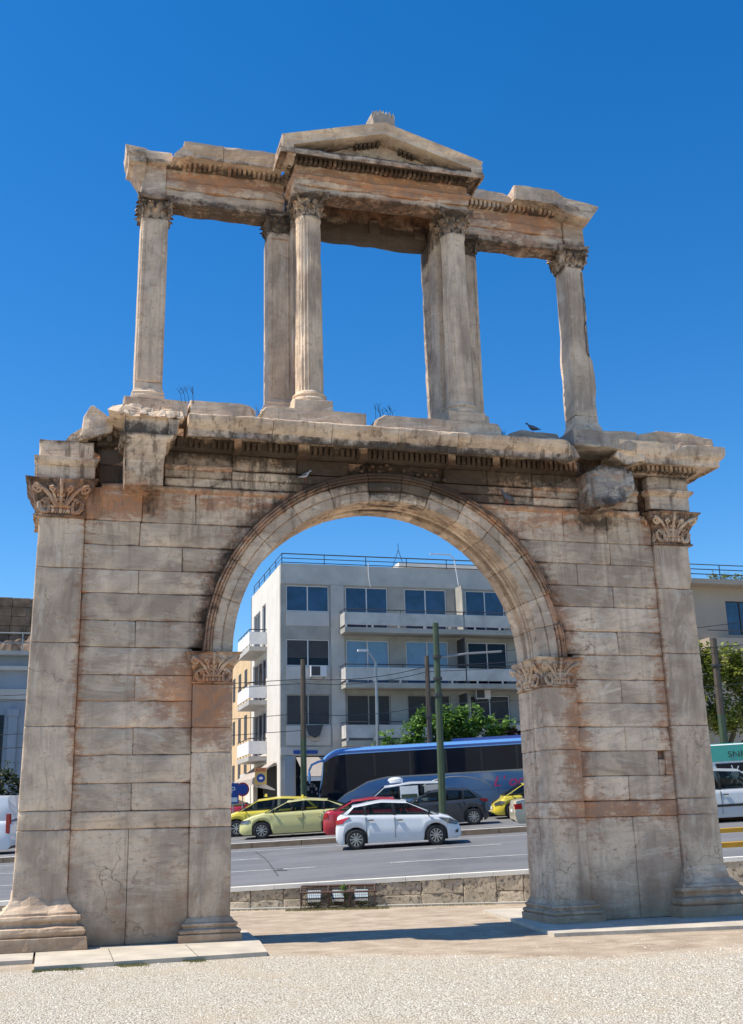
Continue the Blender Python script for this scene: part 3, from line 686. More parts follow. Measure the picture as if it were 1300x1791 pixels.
# --- upper storey ---------------------------------------------------------------------------
def leafy_cap(mb, cx, cy, z0, z1, half, fx, tint=.4, box=False, **k):
    """corinthian bell with two tiers of leaves, volutes and a hollow abacus"""
    H = z1-z0
    if box: mb.box(cx-half*.92, cx+half*.92, cy-half*.92, cy+half*.92, z0, z0+.9*H, tint=tint, soot=.45)
    else: mb.lathe((cx, cy, 0), [(half*.93, z0), (half*.93, z0+.5*H), (half*1.05, z0+.75*H), (half*1.3, z0+.88*H)], 20, tint=tint, soot=.45)
    def leafm(ang, zb, h, wd, out, c0):
        d = Vector((cos(ang), sin(ang), 0)); s = Vector((-sin(ang), cos(ang), 0)); vs = []; fs = []
        prof = [(0, 0, .8), (.04, .3, 1), (.10, .6, 1.05), (.30, .85, .85), (.62, .97, .6), (.85, .86, .3)]
        for o, v, ww in prof:
            c = c0+d*(o*out)+Vector((0, 0, zb+v*h))
            for e in (-1, -.5, 0, .5, 1):
                jag = 1+.25*random.uniform(-1, 1) if abs(e) == 1 else 1
                vs.append(c+s*(e*wd*ww*.5*jag)-d*(abs(e)**1.5*.05*h)+Vector((0, 0, random.uniform(-.012, .012))))
        for j in range(len(prof)-1):
            for i in range(4): fs.append((j*5+i, j*5+i+1, (j+1)*5+i+1, (j+1)*5+i))
        n = len(vs); vs += [v-d*.025 for v in vs]; fs += [tuple(q+n for q in f[::-1]) for f in fs]
        mb.add(vs, fs, tint=random.uniform(.3, 1), **k)
    if box:
        for tier, (zb, h, off) in enumerate(((z0, .42*H, 0), (z0+.18*H, .5*H, .5))):
            for side in range(4):
                a = side*pi/2; s = Vector((-sin(a), cos(a), 0)); d = Vector((cos(a), sin(a), 0))
                for e in ((-.68, 0, .68) if tier == 0 else (-.95, -.34, .34, .95)):
                    leafm(a, zb, h, half*.62, .16, Vector((cx, cy, 0))+d*half*.93+s*e*half)
    else:
        for tier, (zb, h, off) in enumerate(((z0, .40*H, 0), (z0+.2*H, .48*H, .5))):
            for i in range(8):
                a = (i+off)*pi/4; leafm(a, zb, h, half*.72, .15, Vector((cx+cos(a)*half*.95, cy+sin(a)*half*.95, 0)))
    for sx in (-1, 1):
        for sy in (-1, 1):
            c = Vector((cx, cy, 0)); d = Vector((sx, sy, 0)).normalized()
            pts = [c+d*(half*.95)+Vector((0, 0, z0+.5*H)), c+d*(half*1.15)+Vector((0, 0, z0+.68*H)), c+d*(half*1.5)+Vector((0, 0, z0+.84*H)), c+d*(half*1.75)+Vector((0, 0, z0+.84*H)), c+d*(half*1.8)+Vector((0, 0, z0+.74*H)), c+d*(half*1.66)+Vector((0, 0, z0+.70*H)), c+d*(half*1.6)+Vector((0, 0, z0+.76*H))]
            mb.tube(pts, .034, 6, r1=.022, tint=.8, **k)
    a = half*1.36; q = half*1.12; ol = []
    for sx, sy in ((-1, -1), (1, -1), (1, 1), (-1, 1)): ol.append((cx+sx*a, cy+sy*a))
    n = 8; pts = []
    for i in range(4):
        p, r_ = Vector(ol[i]), Vector(ol[(i+1) % 4])
        for j in range(n):
            t = j/n; v = p+(r_-p)*t; inn = (Vector((cx, cy))-(p+r_)/2).normalized()*(a-q)*sin(pi*t); v += inn; pts.append(v)
    vs = []; fs = []
    for zz_, s in ((z0+.86*H, .93), (z0+.90*H, .96), (z0+.95*H, 1), (z1, 1)):
        for p in pts: e = nz((p.x, p.y, zz_), 6)*.02; vs.append((cx+(p.x-cx)*s+e, cy+(p.y-cy)*s+e, zz_))
    L = len(pts)
    for j in range(3):
        for i in range(L): q_ = (i+1) % L; fs.append((j*L+i, j*L+q_, (j+1)*L+q_, (j+1)*L+i))
    fs += [tuple(range(L-1, -1, -1)), tuple(3*L+i for i in range(L))]
    mb.add(vs, fs, tint=.7, **k)
UY = .45; ZC0, ZC1 = 13.36, 13.84
for sg in (-1, 1):
    # outermost pilaster
    a, b = sorted((sg*4.26, sg*4.785))
    mb = SM()
    ztop = ZC0
    def ff(p):
        t = (p.z-9.2)/4.2; x = p.x*(1)-(sg*.03*t)
        if sg > 0:
            if x < 4.4 and p.z > 11.3: x += .05*min(1, (p.z-11.3)*2)
            if x > 4.7 and 10.3 < p.z < 11.0: x += .02
            if x > 4.7 and p.z > 11.2: x -= .07
        return (x, p.y, p.z)
    for z0, z1 in ((9.2, 9.9), (9.9, 13.36)): stone(mb, a, b, UY, UY+.5, z0, z1, f=ff, wear=.03 if sg < 0 else .045, tint=2.45, cell=.12, bulge=.006)
    # sunk panel edges on the front: two thin raised margins
    stone(mb, a+.03, a+.10, UY-.018, UY+.1, 9.9, 13.25, tint=.5, wear=.01, f=ff); stone(mb, b-.10, b-.03, UY-.018, UY+.1, 9.9, 13.25, tint=.5, wear=.01, f=ff)
    up = mb.build('upper_pilaster', MARB, arch, smooth=True)
    mb = SM()
    sweep(mb, [(a, UY+.5), (a, UY), (b, UY), (b, UY+.5), (a, UY+.5)][:4], [(-.1, 9.2), (.05, 9.2), (.05, 9.62), (.035, 9.64), (.04, 9.68), (.02, 9.71), (.01, 9.76), (-.1, 9.8)], tint=.6, wear=.012)
    mb.build('pilaster_base', MARB, up)
    mb = SM(); leafy_cap(mb, (a+b)/2-sg*.03, UY+.25, ZC0-.02, ZC1, .265, 0, box=True, soot=.12); mb.build('capital', MARB, up)
    # inner cross-shaped pier: pilaster beside the column and spur behind it
    mb = SM(); pa, pb = sorted((sg*1.78, sg*2.23))
    stone(mb, pa, pb, UY, UY+.55, 9.2, ZC0, wear=.02, tint=2.5, cell=.14)
    stone(mb, pa+.04, pa+.07, UY-.014, UY+.1, 9.9, 13.2, wear=.006, tint=.55); stone(mb, pb-.07, pb-.04, UY-.014, UY+.1, 9.9, 13.2, wear=.006, tint=.55)
    stone(mb, pa+.04, pb-.04, UY-.014, UY+.1, 13.18, 13.22, wear=.006, tint=.55, rust=.3)
    qa, qb = sorted((sg*1.24, sg*1.80)); stone(mb, qa, qb, .22, .70, 9.2, 13.9, wear=.02, tint=2.4); 
    rubble(mb, [(qa+.02, 9.2), (qb, 9.2), (qb, 13.7), (qa+.0, 13.7)], .72, 1.22, amp=.05, step=.12, tint=.15, soot=.3, rust=.1)
    pr = mb.build('upper_pier', MARB, arch, smooth=True)
    mb = SM(); sweep(mb, [(pa, UY+.5), (pa, UY), (pb, UY), (pb, UY+.5)], [(-.1, 9.2), (.07, 9.2), (.07, 9.6), (.05, 9.63), (.06, 9.67), (.03, 9.71), (.0, 9.78), (-.1, 9.8)], tint=.6)
    mb.build('pilaster_base', MARB, pr)
    mb = SM(); leafy_cap(mb, (pa+pb)/2, UY+.26, ZC0-.02, ZC1, .225, 0, box=True, soot=.25); mb.build('capital', MARB, pr)
    # fluted column
    cx, cy = sg*1.52-.02, -.1; smooth_ = sg > 0
    def fl(r, z, t):
        if z < 9.62 or z > 13.34: return r
        dep = .034 if not smooth_ else .014
        k = abs(sin(t*12))**.7; n_ = nz((cx+cos(t), cy+sin(t), z*.6), 2.2, 3)
        dmg = max(0, n_-.18)*2.2; dmg = min(1, dmg*(1.0 if not smooth_ else 1.8))
        return r-dep*k*(1-dmg)-(.022*dmg)-.004*nz((cos(t)*3, sin(t)*3, z*3), 2)
    prof = []
    for i in range(0, 47):
        z = 9.60+(13.36-9.60)*i/46; t = i/46; prof.append((.272-.028*t**1.4-(.0 if i else -.0), z))
    prof[-1] = (.254, 13.36); prof.insert(len(prof)-1, (.262, 13.345))
    mb = SM(); mb.lathe((cx, cy, 0), prof, 144, fl, tint=2.6); clm = mb.build('column', MARB, arch, smooth=True)
    mb = SM(); mb.lathe((cx, cy, 0), [(.34, 9.42), (.36, 9.44), (.365, 9.48), (.35, 9.51), (.315, 9.52), (.305, 9.55), (.315, 9.565), (.33, 9.58), (.325, 9.60), (.295, 9.61), (.29, 9.64), (.27, 9.66)], 40, tint=.6)
    stone(mb, cx-.37, cx+.37, cy-.37, cy+.37, 9.21, 9.43, tint=.6, wear=.03); mb.build('column_base', MARB, clm)
    mb = SM(); leafy_cap(mb, cx, cy, 13.36, 13.86, .27, 0, soot=.15); mb.build('capital', MARB, clm)
# wing entablatures
for sg in (-1, 1):
    mb = SM()
    a, b = sorted((sg*4.30, sg*1.9)); yA = UY+.02
    nseg = 3
    def wf(p):
        e = .025*nz((p.x*2, 1, p.z*5), 1.5)
        if p.z < 13.9: p = Vector((p.x, p.y, p.z-.05*max(0, nz((p.x*1.5, 0, 3), 1.2))))
        return (p.x, p.y+e if p.y < 1 else p.y, p.z)
    stone(mb, a, b, yA, UY+.52, ZC1-.10, 14.06, tint=.55, wear=.05, f=wf, cell=.1, bulge=.02)
    stone(mb, a, b, yA-.03, UY+.52, 14.06, 14.25, tint=.65, wear=.04, f=wf, cell=.1, bulge=.02)
    stone(mb, a, b, yA+.01, UY+.5, 14.25, 14.52, tint=.5, wear=.03, f=wf, cell=.1, rust=.15)
    c, d = sorted((sg*4.30, sg*4.79))
    stone(mb, c+.004, d, UY-.02, UY+.5, ZC1, 14.54, tint=.75 if sg < 0 else .3, wear=.03)
    mb.build('upper_architrave', MARB, arch, smooth=True)
    mb = SM()
    mb.box(a, b, UY-.06, UY+.5, 14.50, 14.64, tint=.2, soot=.4)
    dentils(mb, a+.12, b-.04, UY-.06, 14.50, 14.62, step=.10, soot=.15 if sg < 0 else 0, depth=.08)
    CU = [(-.3, 14.62), (.33, 14.62), (.34, 14.585), (.355, 14.585), (.36, 14.66), (.365, 14.68), (.39, 14.70), (.42, 14.76), (.45, 14.81), (.45, 14.87), (-.3, 14.92)]
    if sg < 0:
        sweep(mb, [(-4.0, UY), (-3.22, UY)], CU, tint=.6, chip=.4, wear=.02, seed=2); sweep(mb, [(-3.21, UY), (-2.0, UY)], CU, tint=.7, chip=.3, wear=.015, seed=3)
        rubble(mb, [(-4.22, 14.5), (-4.18, 14.62), (-3.95, 14.88), (-3.8, 14.9), (-3.8, 14.6)], .06, .8, amp=.04, tint=.95)
        rubble(mb, [(-4.85, 14.52), (-4.86, 14.72), (-4.75, 14.80), (-4.2, 14.78), (-4.15, 14.52)], UY-.12, UY+.55, amp=.03, tint=.7)
        sweep(mb, [(-4.80, UY+.5), (-4.80, UY+.02), (-4.72, UY+.02)], [(-.1, 14.1), (.0, 14.12), (.12, 14.3), (.16, 14.4), (.24, 14.42), (.25, 14.55), (.29, 14.6), (.31, 14.72), (-.1, 14.76)], tint=.5, wear=.03, chip=.3)
    else:
        rubble(mb, [(1.95, 14.62), (1.98, 14.74), (2.3, 14.86), (2.85, 14.82), (3.1, 14.7), (3.1, 14.6)], UY-.2, UY+.5, amp=.03, tint=.98)
        rubble(mb, [(3.02, 14.60), (3.03, 14.93), (3.6, 14.96), (4.05, 14.90), (4.3, 14.78), (4.6, 14.74), (5.02, 14.68), (4.98, 14.60), (4.82, 14.36), (4.7, 14.34), (4.2, 14.42), (3.95, 14.60)], .06, UY+.52, amp=.045, tint=.45)
    mb.build('upper_cornice', MARB, arch)
# central entablature and pediment
mb = SM(); ex0, ex1 = -1.86, 1.78
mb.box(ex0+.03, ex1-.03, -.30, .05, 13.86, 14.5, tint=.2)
def cf(p):
    e = .02*nz((p.x*2, 1, p.z*6), 1.5); return (p.x, p.y+e, p.z-(.04*max(0, nz((p.x*2, 0, 7), 1.1)) if p.z < 13.9 else 0))
stone(mb, ex0, ex1, -.37, .08, 13.85, 14.0, f=cf, wear=.05, tint=.6, cell=.1, bulge=.02)
stone(mb, ex0-.01, ex1+.01, -.385, .08, 14.0, 14.13, f=cf, wear=.02, tint=.7, cell=.1, bulge=.015)
sweep(mb, [(ex0, .5), (ex0, -.37), (ex1, -.37), (ex1, .5)], [(-.1, 14.12), (.02, 14.13), (.035, 14.145), (.03, 14.16), (.055, 14.18), (.06, 14.21), (-.1, 14.22)], tint=.5, rust=.2, chip=.3)
stone(mb, ex0+.01, ex1-.01, -.36, .08, 14.21, 14.46, f=cf, wear=.02, tint=.55, rust=.12, cell=.1)
for sg in (-1, 1):
    a, b = sorted((sg*1.82, sg*1.25)); stone(mb, a, b, .08, .95, 13.86, 14.5, tint=.35, wear=.05, soot=.2)
# the rough rear lintel seen from below
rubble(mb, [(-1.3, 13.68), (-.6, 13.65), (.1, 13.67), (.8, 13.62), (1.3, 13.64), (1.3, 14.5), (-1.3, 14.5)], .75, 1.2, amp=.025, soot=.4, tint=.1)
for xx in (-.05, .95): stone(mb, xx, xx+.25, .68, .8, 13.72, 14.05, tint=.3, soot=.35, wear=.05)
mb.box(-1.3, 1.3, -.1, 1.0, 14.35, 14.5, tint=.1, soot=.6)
mb.build('central_architrave', MARB, arch, smooth=True)
mb = SM(); yf = -.38
mb.box(ex0-.03, ex1+.03, yf-.06, .1, 14.46, 14.57, tint=.2, soot=.5)
dentils(mb, ex0-.02, ex1+.02, yf-.06, 14.44, 14.555, step=.098, soot=.3)
dentils(mb, -.3, .8, ex0-.03, 14.44, 14.555, step=.098, soot=.3, ax='y')
mb.build('dentil_course', MARB, arch)
mb = SM(); px0, px1, pc, pz0, pzA = -2.20, 1.97, -.11, 14.76, 15.35
hp = [(-.4, 14.55), (.36, 14.55), (.365, 14.42), (.385, 14.418), (.39, 14.50), (.385, 14.51), (.36, 14.56), (-.4, 14.57)]
sweep(mb, [(px0+.36, .02), (px0+.36, yf-.02), (px1-.36, yf-.02), (px1-.36, .02)], hp, tint=.65, wear=.008, chip=.25)
# raking cornice
def rake(xa, za, xb, zb, tn):
    d = Vector((xb-xa, zb-za)); L = d.length; d.normalize(); nn = Vector((-d.y, d.x)); 
    if nn.y < 0: nn = -nn
    prof = [(.0, -.22, -.76), (.0, -.115, -.76), (.0, -.11, -.775), (.0, -.06, -.79), (.0, -.03, -.82), (.0, .0, -.83)]
    def P3(s, h, y): q = Vector((xa, za))+d*s+nn*h; e = nz((q.x, y, q.y), 4)*.012; return (q.x, y+e, q.y+e*.6)
    vs = []; fs = []; n = max(2, int(L/.1)); sect = [(-.215, -.40), (-.215, -.79), (-.12, -.795), (-.115, -.81), (-.07, -.815), (-.03, -.84), (.0, -.85), (.0, .0), (-.215, .0)]
    for i in range(n+1):
        for h, y in sect: vs.append(P3(L*i/n, h, y))
    m_ = len(sect)
    for i in range(n):
        for j in range(m_): q = (j+1) % m_; fs.append((i*m_+j, i*m_+q, (i+1)*m_+q, (i+1)*m_+j))
    fs += [tuple(range(m_)), tuple(n*m_+j for j in range(m_-1, -1, -1))]
    mb.add(vs, fs, tint=tn)
    # small dentils under the rake
    s = .5
    while s < L-.1:
        for (h0, h1) in ((-.30, -.215),):
            c = P3(s, -.25, -.5); e = Vector((d.x*.025, 0, d.y*.025)); 
            mb.box(c[0]-.028, c[0]+.028, -.54, -.35, c[2]-.045, c[2]+.05, tint=random.random(), soot=.3)
        s += .095
rake(px0, pz0, (px0+pc)/2-.02, (pz0+pzA)/2-.005, .6); rake((px0+pc)/2-.015, (pz0+pzA)/2, pc, pzA, .8); rake(pc+.004, pzA, (pc+px1)/2-.1, pzA-(pzA-pz0)*.45, .5); rake((pc+px1)/2-.095, pzA-(pzA-pz0)*.45, px1, pz0, .7)
for x, s in ((px0, 1), (px1, -1)): stone(mb, *sorted((x, x+s*.25)), -.80, -.02, 14.50, 14.70, tint=.7, wear=.02)
# end moulding of the left side
sweep(mb, [(px0+.2, -.02), (px0+.2, -.72)], [(-.1, 14.44), (.06, 14.46), (.1, 14.55), (.17, 14.6), (.2, 14.72), (-.1, 14.74)], tint=.9)
ped = mb.build('pediment', MARB, arch)
mb = SM()
vs = [(-1.7, -.40, 14.56), (1.5, -.40, 14.56), (pc, -.40, 15.2), (-1.7, .9, 14.56), (1.5, .9, 14.56), (pc, .9, 15.2)]
mb.add(vs, [(0, 1, 2), (5, 4, 3), (0, 2, 5, 3), (1, 4, 5, 2), (0, 3, 4, 1)], tint=.3, soot=-.45)
mb.build('tympanum', MARB, ped)
mb = SM()
rubble(mb, [(-.32, 15.34), (-.34, 15.48), (-.3, 15.56), (.1, 15.52), (.14, 15.34)], -.78, -.2, amp=.02, step=.06, tint=.8)
for i in range(7):
    x = -.34+i*.07; rubble(mb, [(x, 15.5), (x-.01, 15.62+.03*(i % 2)), (x+.03, 15.68+.02*(i % 3)), (x+.06, 15.6), (x+.06, 15.5)], -.74, -.35, amp=.03, step=.05, tint=.8)
mb.build('acroterion', MROUGH, arch)
# ------------------------------------------------------------------ ground, paving, road
def gravel_mat():
    m = bpy.data.materials.new('gravel_and_dirt'); m.use_nodes = True; t = m.node_tree; b = t.nodes['Principled BSDF']
    b.inputs['Roughness'].default_value = .95; b.inputs['Specular IOR Level'].default_value = .15
    g = N(t, 'ShaderNodeNewGeometry'); P = g.outputs['Position']
    sx = N(t, 'ShaderNodeSeparateXYZ'); t.links.new(P, sx.inputs[0])
    # where the gravel bed ends and trodden dirt begins
    edge = mathn(t, 'ADD', mathn(t, 'MULTIPLY', ramp(t, sx.outputs['X'], -2.6, 1.6), -2.6), -1.75)
    dd = mathn(t, 'SUBTRACT', edge, sx.outputs['Y'])
    dd = mathn(t, 'ADD', dd, mathn(t, 'MULTIPLY', mathn(t, 'SUBTRACT', noi(t, P, .9, 7, .65), .5), 3.2))
    gm = ramp(t, dd, -.25, .55)
    v = N(t, 'ShaderNodeTexVoronoi'); v.inputs['Scale'].default_value = 40; v.inputs['Randomness'].default_value = 1
    t.links.new(P, v.inputs['Vector'])
    sp = N(t, 'ShaderNodeSeparateColor'); t.links.new(v.outputs['Color'], sp.inputs[0])
    pc = mixc(t, sp.outputs['Red'], (.56, .50, .40), (.80, .74, .62))
    pc = mixc(t, ramp(t, sp.outputs['Green'], .86, .95), pc, (.30, .26, .20))
    pc = mixc(t, ramp(t, v.outputs['Distance'], .42, .75), pc, (.27, .215, .15))
    pc = mixc(t, ramp(t, noi(t, P, .8, 9, .72), .50, .64, 0, .6), pc, (.50, .41, .29))
    dn = noi(t, P, 1.7, 9, .7); dn2 = noi(t, mapv(t, P, (.6, 3, 1), (0, 0, R(-12))), 1.6, 7, .65)
    dc = mixc(t, ramp(t, dn, .35, .66), (.33, .255, .18), (.50, .405, .30))
    dc = mixc(t, ramp(t, dn2, .54, .66, 0, .55), dc, (.27, .205, .15))
    dc = mixc(t, ramp(t, dn2, .42, .34, 0, .6), dc, (.60, .53, .42))
    v2 = N(t, 'ShaderNodeTexVoronoi'); v2.inputs['Scale'].default_value = 17; t.links.new(P, v2.inputs['Vector'])
    s2 = N(t, 'ShaderNodeSeparateColor'); t.links.new(v2.outputs['Color'], s2.inputs[0])
    st = mathn(t, 'MULTIPLY', ramp(t, s2.outputs['Red'], .78, .82), ramp(t, v2.outputs['Distance'], .30, .22))
    dc = mixc(t, mathn(t, 'MULTIPLY', st, .8), dc, (.66, .60, .50))
    # thin moss / dry weed patches
    mo = ramp(t, noi(t, mapv(t, P, (1, 2.2, 1)), 1.5, 8, .7), .60, .68)
    dc = mixc(t, mathn(t, 'MULTIPLY', mo, .6), dc, (.17, .145, .075))
    dc = mixc(t, ramp(t, noi(t, P, .7, 8, .7), .5, .62, 0, .45), dc, (.25, .19, .135))
    c = mixc(t, gm, dc, pc); t.links.new(c, b.inputs['Base Color'])
    h = mathn(t, 'MULTIPLY', ramp(t, v.outputs['Distance'], .0, .6, 1, 0), gm)
    h = mathn(t, 'ADD', h, mathn(t, 'MULTIPLY', noi(t, P, 9, 9, .7), .5))
    h = mathn(t, 'ADD', h, mathn(t, 'MULTIPLY', st, .6))
    bp = N(t, 'ShaderNodeBump'); bp.inputs['Strength'].default_value = .8; bp.inputs['Distance'].default_value = .025
    t.links.new(h, bp.inputs['Height']); t.links.new(bp.outputs[0], b.inputs['Normal'])
    return m
M['gravel'] = gravel_mat()
def asphalt_mat():
    m = bpy.data.materials.new('asphalt'); m.use_nodes = True; t = m.node_tree; b = t.nodes['Principled BSDF']
    b.inputs['Roughness'].default_value = .75
    tc = N(t, 'ShaderNodeTexCoord'); P = tc.outputs['Object']
    c = mixc(t, ramp(t, noi(t, mapv(t, P, (.15, 1.2, 1)), 1.0, 8, .65), .35, .65), (.105, .105, .108), (.165, .163, .163))
    c = mixc(t, ramp(t, noi(t, P, 22, 6, .7), .4, .62, 0, .45), c, (.24, .235, .23))
    c = mixc(t, ramp(t, noi(t, P, .35, 4), .55, .62, 0, .35), c, (.075, .075, .08))
    t.links.new(c, b.inputs['Base Color'])
    bp = N(t, 'ShaderNodeBump'); bp.inputs['Strength'].default_value = .4; bp.inputs['Distance'].default_value = .01
    t.links.new(noi(t, P, 40, 6, .7), bp.inputs['Height']); t.links.new(bp.outputs[0], b.inputs['Normal'])
    return m
M['asphalt'] = asphalt_mat()
def limestone_mat():
    m = bpy.data.materials.new('pitted_limestone'); m.use_nodes = True; t = m.node_tree; b = t.nodes['Principled BSDF']
    b.inputs['Roughness'].default_value = .95
    g = N(t, 'ShaderNodeNewGeometry'); P = g.outputs['Position']
    at = N(t, 'ShaderNodeAttribute', attribute_name='stain'); sp = N(t, 'ShaderNodeSeparateColor'); t.links.new(at.outputs['Color'], sp.inputs[0])
    n = noi(t, P, 2.5, 9, .7); c = mixc(t, ramp(t, n, .35, .65), (.44, .36, .26), (.62, .525, .40))
    pit = ramp(t, noi(t, P, 13, 9, .75), .44, .36)
    c = mixc(t, mathn(t, 'MULTIPLY', pit, .6), c, (.17, .13, .09))
    tv = N(t, 'ShaderNodeVectorMath', operation='SCALE'); t.links.new(c, tv.inputs[0])
    t.links.new(ramp(t, sp.outputs['Red'], 0, 1, .78, 1.2), tv.inputs['Scale']); t.links.new(tv.outputs[0], b.inputs['Base Color'])
    bp = N(t, 'ShaderNodeBump'); bp.inputs['Strength'].default_value = 1; bp.inputs['Distance'].default_value = .04
    t.links.new(mathn(t, 'SUBTRACT', noi(t, P, 8, 10, .75), pit), bp.inputs['Height']); t.links.new(bp.outputs[0], b.inputs['Normal'])
    return m
M['lime'] = limestone_mat()
TH = R(-15.5); S_ = Vector((cos(TH), sin(TH), 0)); T_ = Vector((-sin(TH), cos(TH), 0)); N0 = Vector((-1.89, 7.13, 0))
KS, KT, Z0 = .034, .045, .42
def rz(s, t): return Z0+KS*s+KT*t
def rd(s, t, dz=0): p = N0+S_*s+T_*t; return Vector((p.x, p.y, rz(s, t)+dz))
RX = Vector((S_.x, S_.y, KS)).normalized(); RZ = RX.cross(Vector((T_.x, T_.y, KT)).normalized()).normalized(); RY = RZ.cross(RX)
RM = Matrix((RX, RY, RZ)).transposed()
def road_rot(flip=False):
    q = RM.copy()
    if flip: q = q @ Matrix.Rotation(pi, 3, 'Z')
    return q.to_euler()
def sheet(name, pts, mat, parent=None, thick=0):
    mb = MB(); mb.add([tuple(p) for p in pts], [tuple(range(len(pts)))])
    o = mb.build(name, mat, parent, recalc=False); return o
def grid_sheet(name, s0, s1, t0, t1, dz, mat, ns=1, nt_=1, zf=None):
    mb = MB(); vs = []; fs = []
    for j in range(nt_+1):
        for i in range(ns+1):
            s, t = s0+(s1-s0)*i/ns, t0+(t1-t0)*j/nt_; p = rd(s, t, dz)
            if zf: p.z = zf(s, t, p.z)
            vs.append(tuple(p))
    for j in range(nt_):
        for i in range(ns): a = j*(ns+1)+i; fs.append((a, a+1, a+ns+2, a+ns+1))
    mb.add(vs, fs); return mb.build(name, mat, recalc=False)
gp = [N0+S_*-260+T_*.1, N0+S_*260+T_*.1, N0+S_*260-T_*260, N0+S_*-260-T_*260]
mb = MB(); mb.add([(p.x, p.y, -.06) for p in gp][::-1], [(0, 1, 2, 3)]); g = mb.build('ground', M['gravel']); tag(g, kind='structure')
def farz(s, t, z): return max(-.3, min(z, 6.0))
tag(grid_sheet('road', -60, 80, .28, 27, 0, M['asphalt'], 28, 4), kind='structure')
tag(grid_sheet('pavement', -60, 80, 27, 60, .12, M['concl'], 28, 6), kind='structure')
mb = MB()
a = [rd(-60, 27, .0), rd(80, 27, .0), rd(80, 27, .12), rd(-60, 27, .12)]; mb.add([tuple(p) for p in a], [(0, 1, 2, 3)])
tag(mb.build('kerb', M['concl']), kind='structure')
tag(grid_sheet('terrain', -400, 400, 60, 700, -.3, M['concl'], 20, 10, farz), kind='structure')
# loose gravel stones lying on the bed
mb = MB(); rr = random.Random(3)
for i in range(26000):
    x = rr.uniform(-7.5, 5.5); y = rr.uniform(-11.5, -2.1)
    e = -1.75-2.6*max(0, min(1, (x+2.6)/4.2)); e += 3.0*(noise.noise(Vector((x*.9, y*.9, 3))))*.25
    if y > e+.3*rr.random(): 
        if rr.random() > .05: continue
    s = rr.uniform(.005, .015)*(1.8 if rr.random() < .03 else 1); a = rr.uniform(0, 6.28); c, q = cos(a)*s, sin(a)*s; h = s*rr.uniform(.5, .9)
    mb.add([(x+c, y+q, -.062), (x-q, y+c*.7, -.062), (x-c, y-q, -.062), (x+q, y-c*.8, -.062), (x+c*.2, y+q*.2, -.06+h)], [(0, 1, 4), (1, 2, 4), (2, 3, 4), (3, 0, 4)])
M['pebble'] = simple('white_pebble', (.70, .635, .52), .9, var=.25, nscale=40)
tag(mb.build('gravel', M['pebble'], recalc=False), 'loose white gravel scattered over the forecourt', 'gravel', kind='stuff')
# marble paving strips under the piers
def paving(name, poly, label):
    mb = MB(True); n = len(poly); vs = [(x, y, .0) for x, y in poly]+[(x, y, -.09) for x, y in poly]
    mb.add(vs, [tuple(range(n))]+[(i, (i+1) % n, n+(i+1) % n, n+i) for i in range(n)], tint=.9)
    o = mb.build(name, M['slab']); tag(o, kind='structure'); return o
M['slab'] = simple('pale_marble_paving', (.50, .44, .35), .85, var=.22, nscale=1.6, bump=.3, bscale=12)
paving('paving', [(-5.98, -2.2), (-2.66, -1.95), (-2.50, -.4), (-2.42, 1.6), (-6.0, 1.6)], '')
paving('paving', [(-9, -1.38), (-6.02, -1.30), (-6.02, 1.6), (-9, 1.6)], '')
paving('paving', [(2.14, -1.58), (8.5, -2.3), (8.5, 3.4), (2.8, 3.4), (2.52, 1.0)], '')
mb = MB(); 
for x in (-4.9, -3.7): mb.box(x, x+.008, -2.1, -.35, .001, .003)
tag(mb.build('paving_joint', M['dark']), kind='structure')
# lane lines
M['wornpaint'] = simple('worn_road_paint', (.50, .49, .46), .8, var=.35, nscale=5)
def line(s0, t0, s1, t1, wd=.13, name='lane_marking'):
    a, b = rd(s0, t0, .006), rd(s1, t1, .006); 
    p = [rd(s0, t0-wd/2, .006), rd(s1, t1-wd/2, .006), rd(s1, t1+wd/2, .006), rd(s0, t0+wd/2, .006)]
    mb = MB(); mb.add([tuple(q) for q in p], [(0, 1, 2, 3)]); tag(mb.build(name, M['wornpaint'], recalc=False), kind='structure')
for k in range(-5, 8): line(-1.3+k*7.1-2.1, 4.02, 1.73+k*7.1, 4.10)
for k in range(-5, 8): line(-3.4+k*7.3, 8.13, -.19+k*7.3, 8.15)
line(-40, 11.7, 60, 11.6, .12)
line(-40, 13.72, 60, 13.5, .12); line(-40, 17.05, 60, 17.0, .1)
# divider between the carriageways
mb = MB(); n = 60
for i in range(n):
    s0, s1 = -40+i*1.7, -40+(i+1)*1.7-.02
    v = [rd(s0, 13.0), rd(s1, 13.0), rd(s1, 13.45), rd(s0, 13.45)]; u = [p+Vector((0, 0, .17)) for p in v]
    mb.add([tuple(p) for p in v+u], [(4, 5, 6, 7), (0, 1, 5, 4), (1, 2, 6, 5), (2, 3, 7, 6), (3, 0, 4, 7)])
tag(mb.build('kerb', simple('brown_kerb_stone', (.24, .17, .11), .85, var=.25, nscale=3)), kind='structure')
line(-40, 13.25, 60, 13.25, .3)
col.objects[-1].location.z += .17
# tyre-dark seam across the road
mb = MB(); pts = [(-.6, 11.2), (.1, 7.6), (.55, 4.6), (.75, 3.2), (.9, 2.2)]
for (s0, t0), (s1, t1) in zip(pts[:-1], pts[1:]):
    q = [rd(s0-.015, t0, .008), rd(s1-.02, t1, .008), rd(s1+.02, t1, .008), rd(s0+.015, t0, .008)]; mb.add([tuple(p) for p in q], [(0, 1, 2, 3)])
for k in range(2):
    s, t = .55+.15*k, 4.2-.5*k; q = [rd(s-.06, t, .010), rd(s+.3, t-.2, .010), rd(s+.34, t-.1, .010), rd(s, t+.12, .010)]; mb.add([tuple(p) for p in q], [(0, 1, 2, 3)])
tag(mb.build('tar_seam', simple('tar', (.06, .06, .062), .8, var=.3), recalc=False), kind='structure')
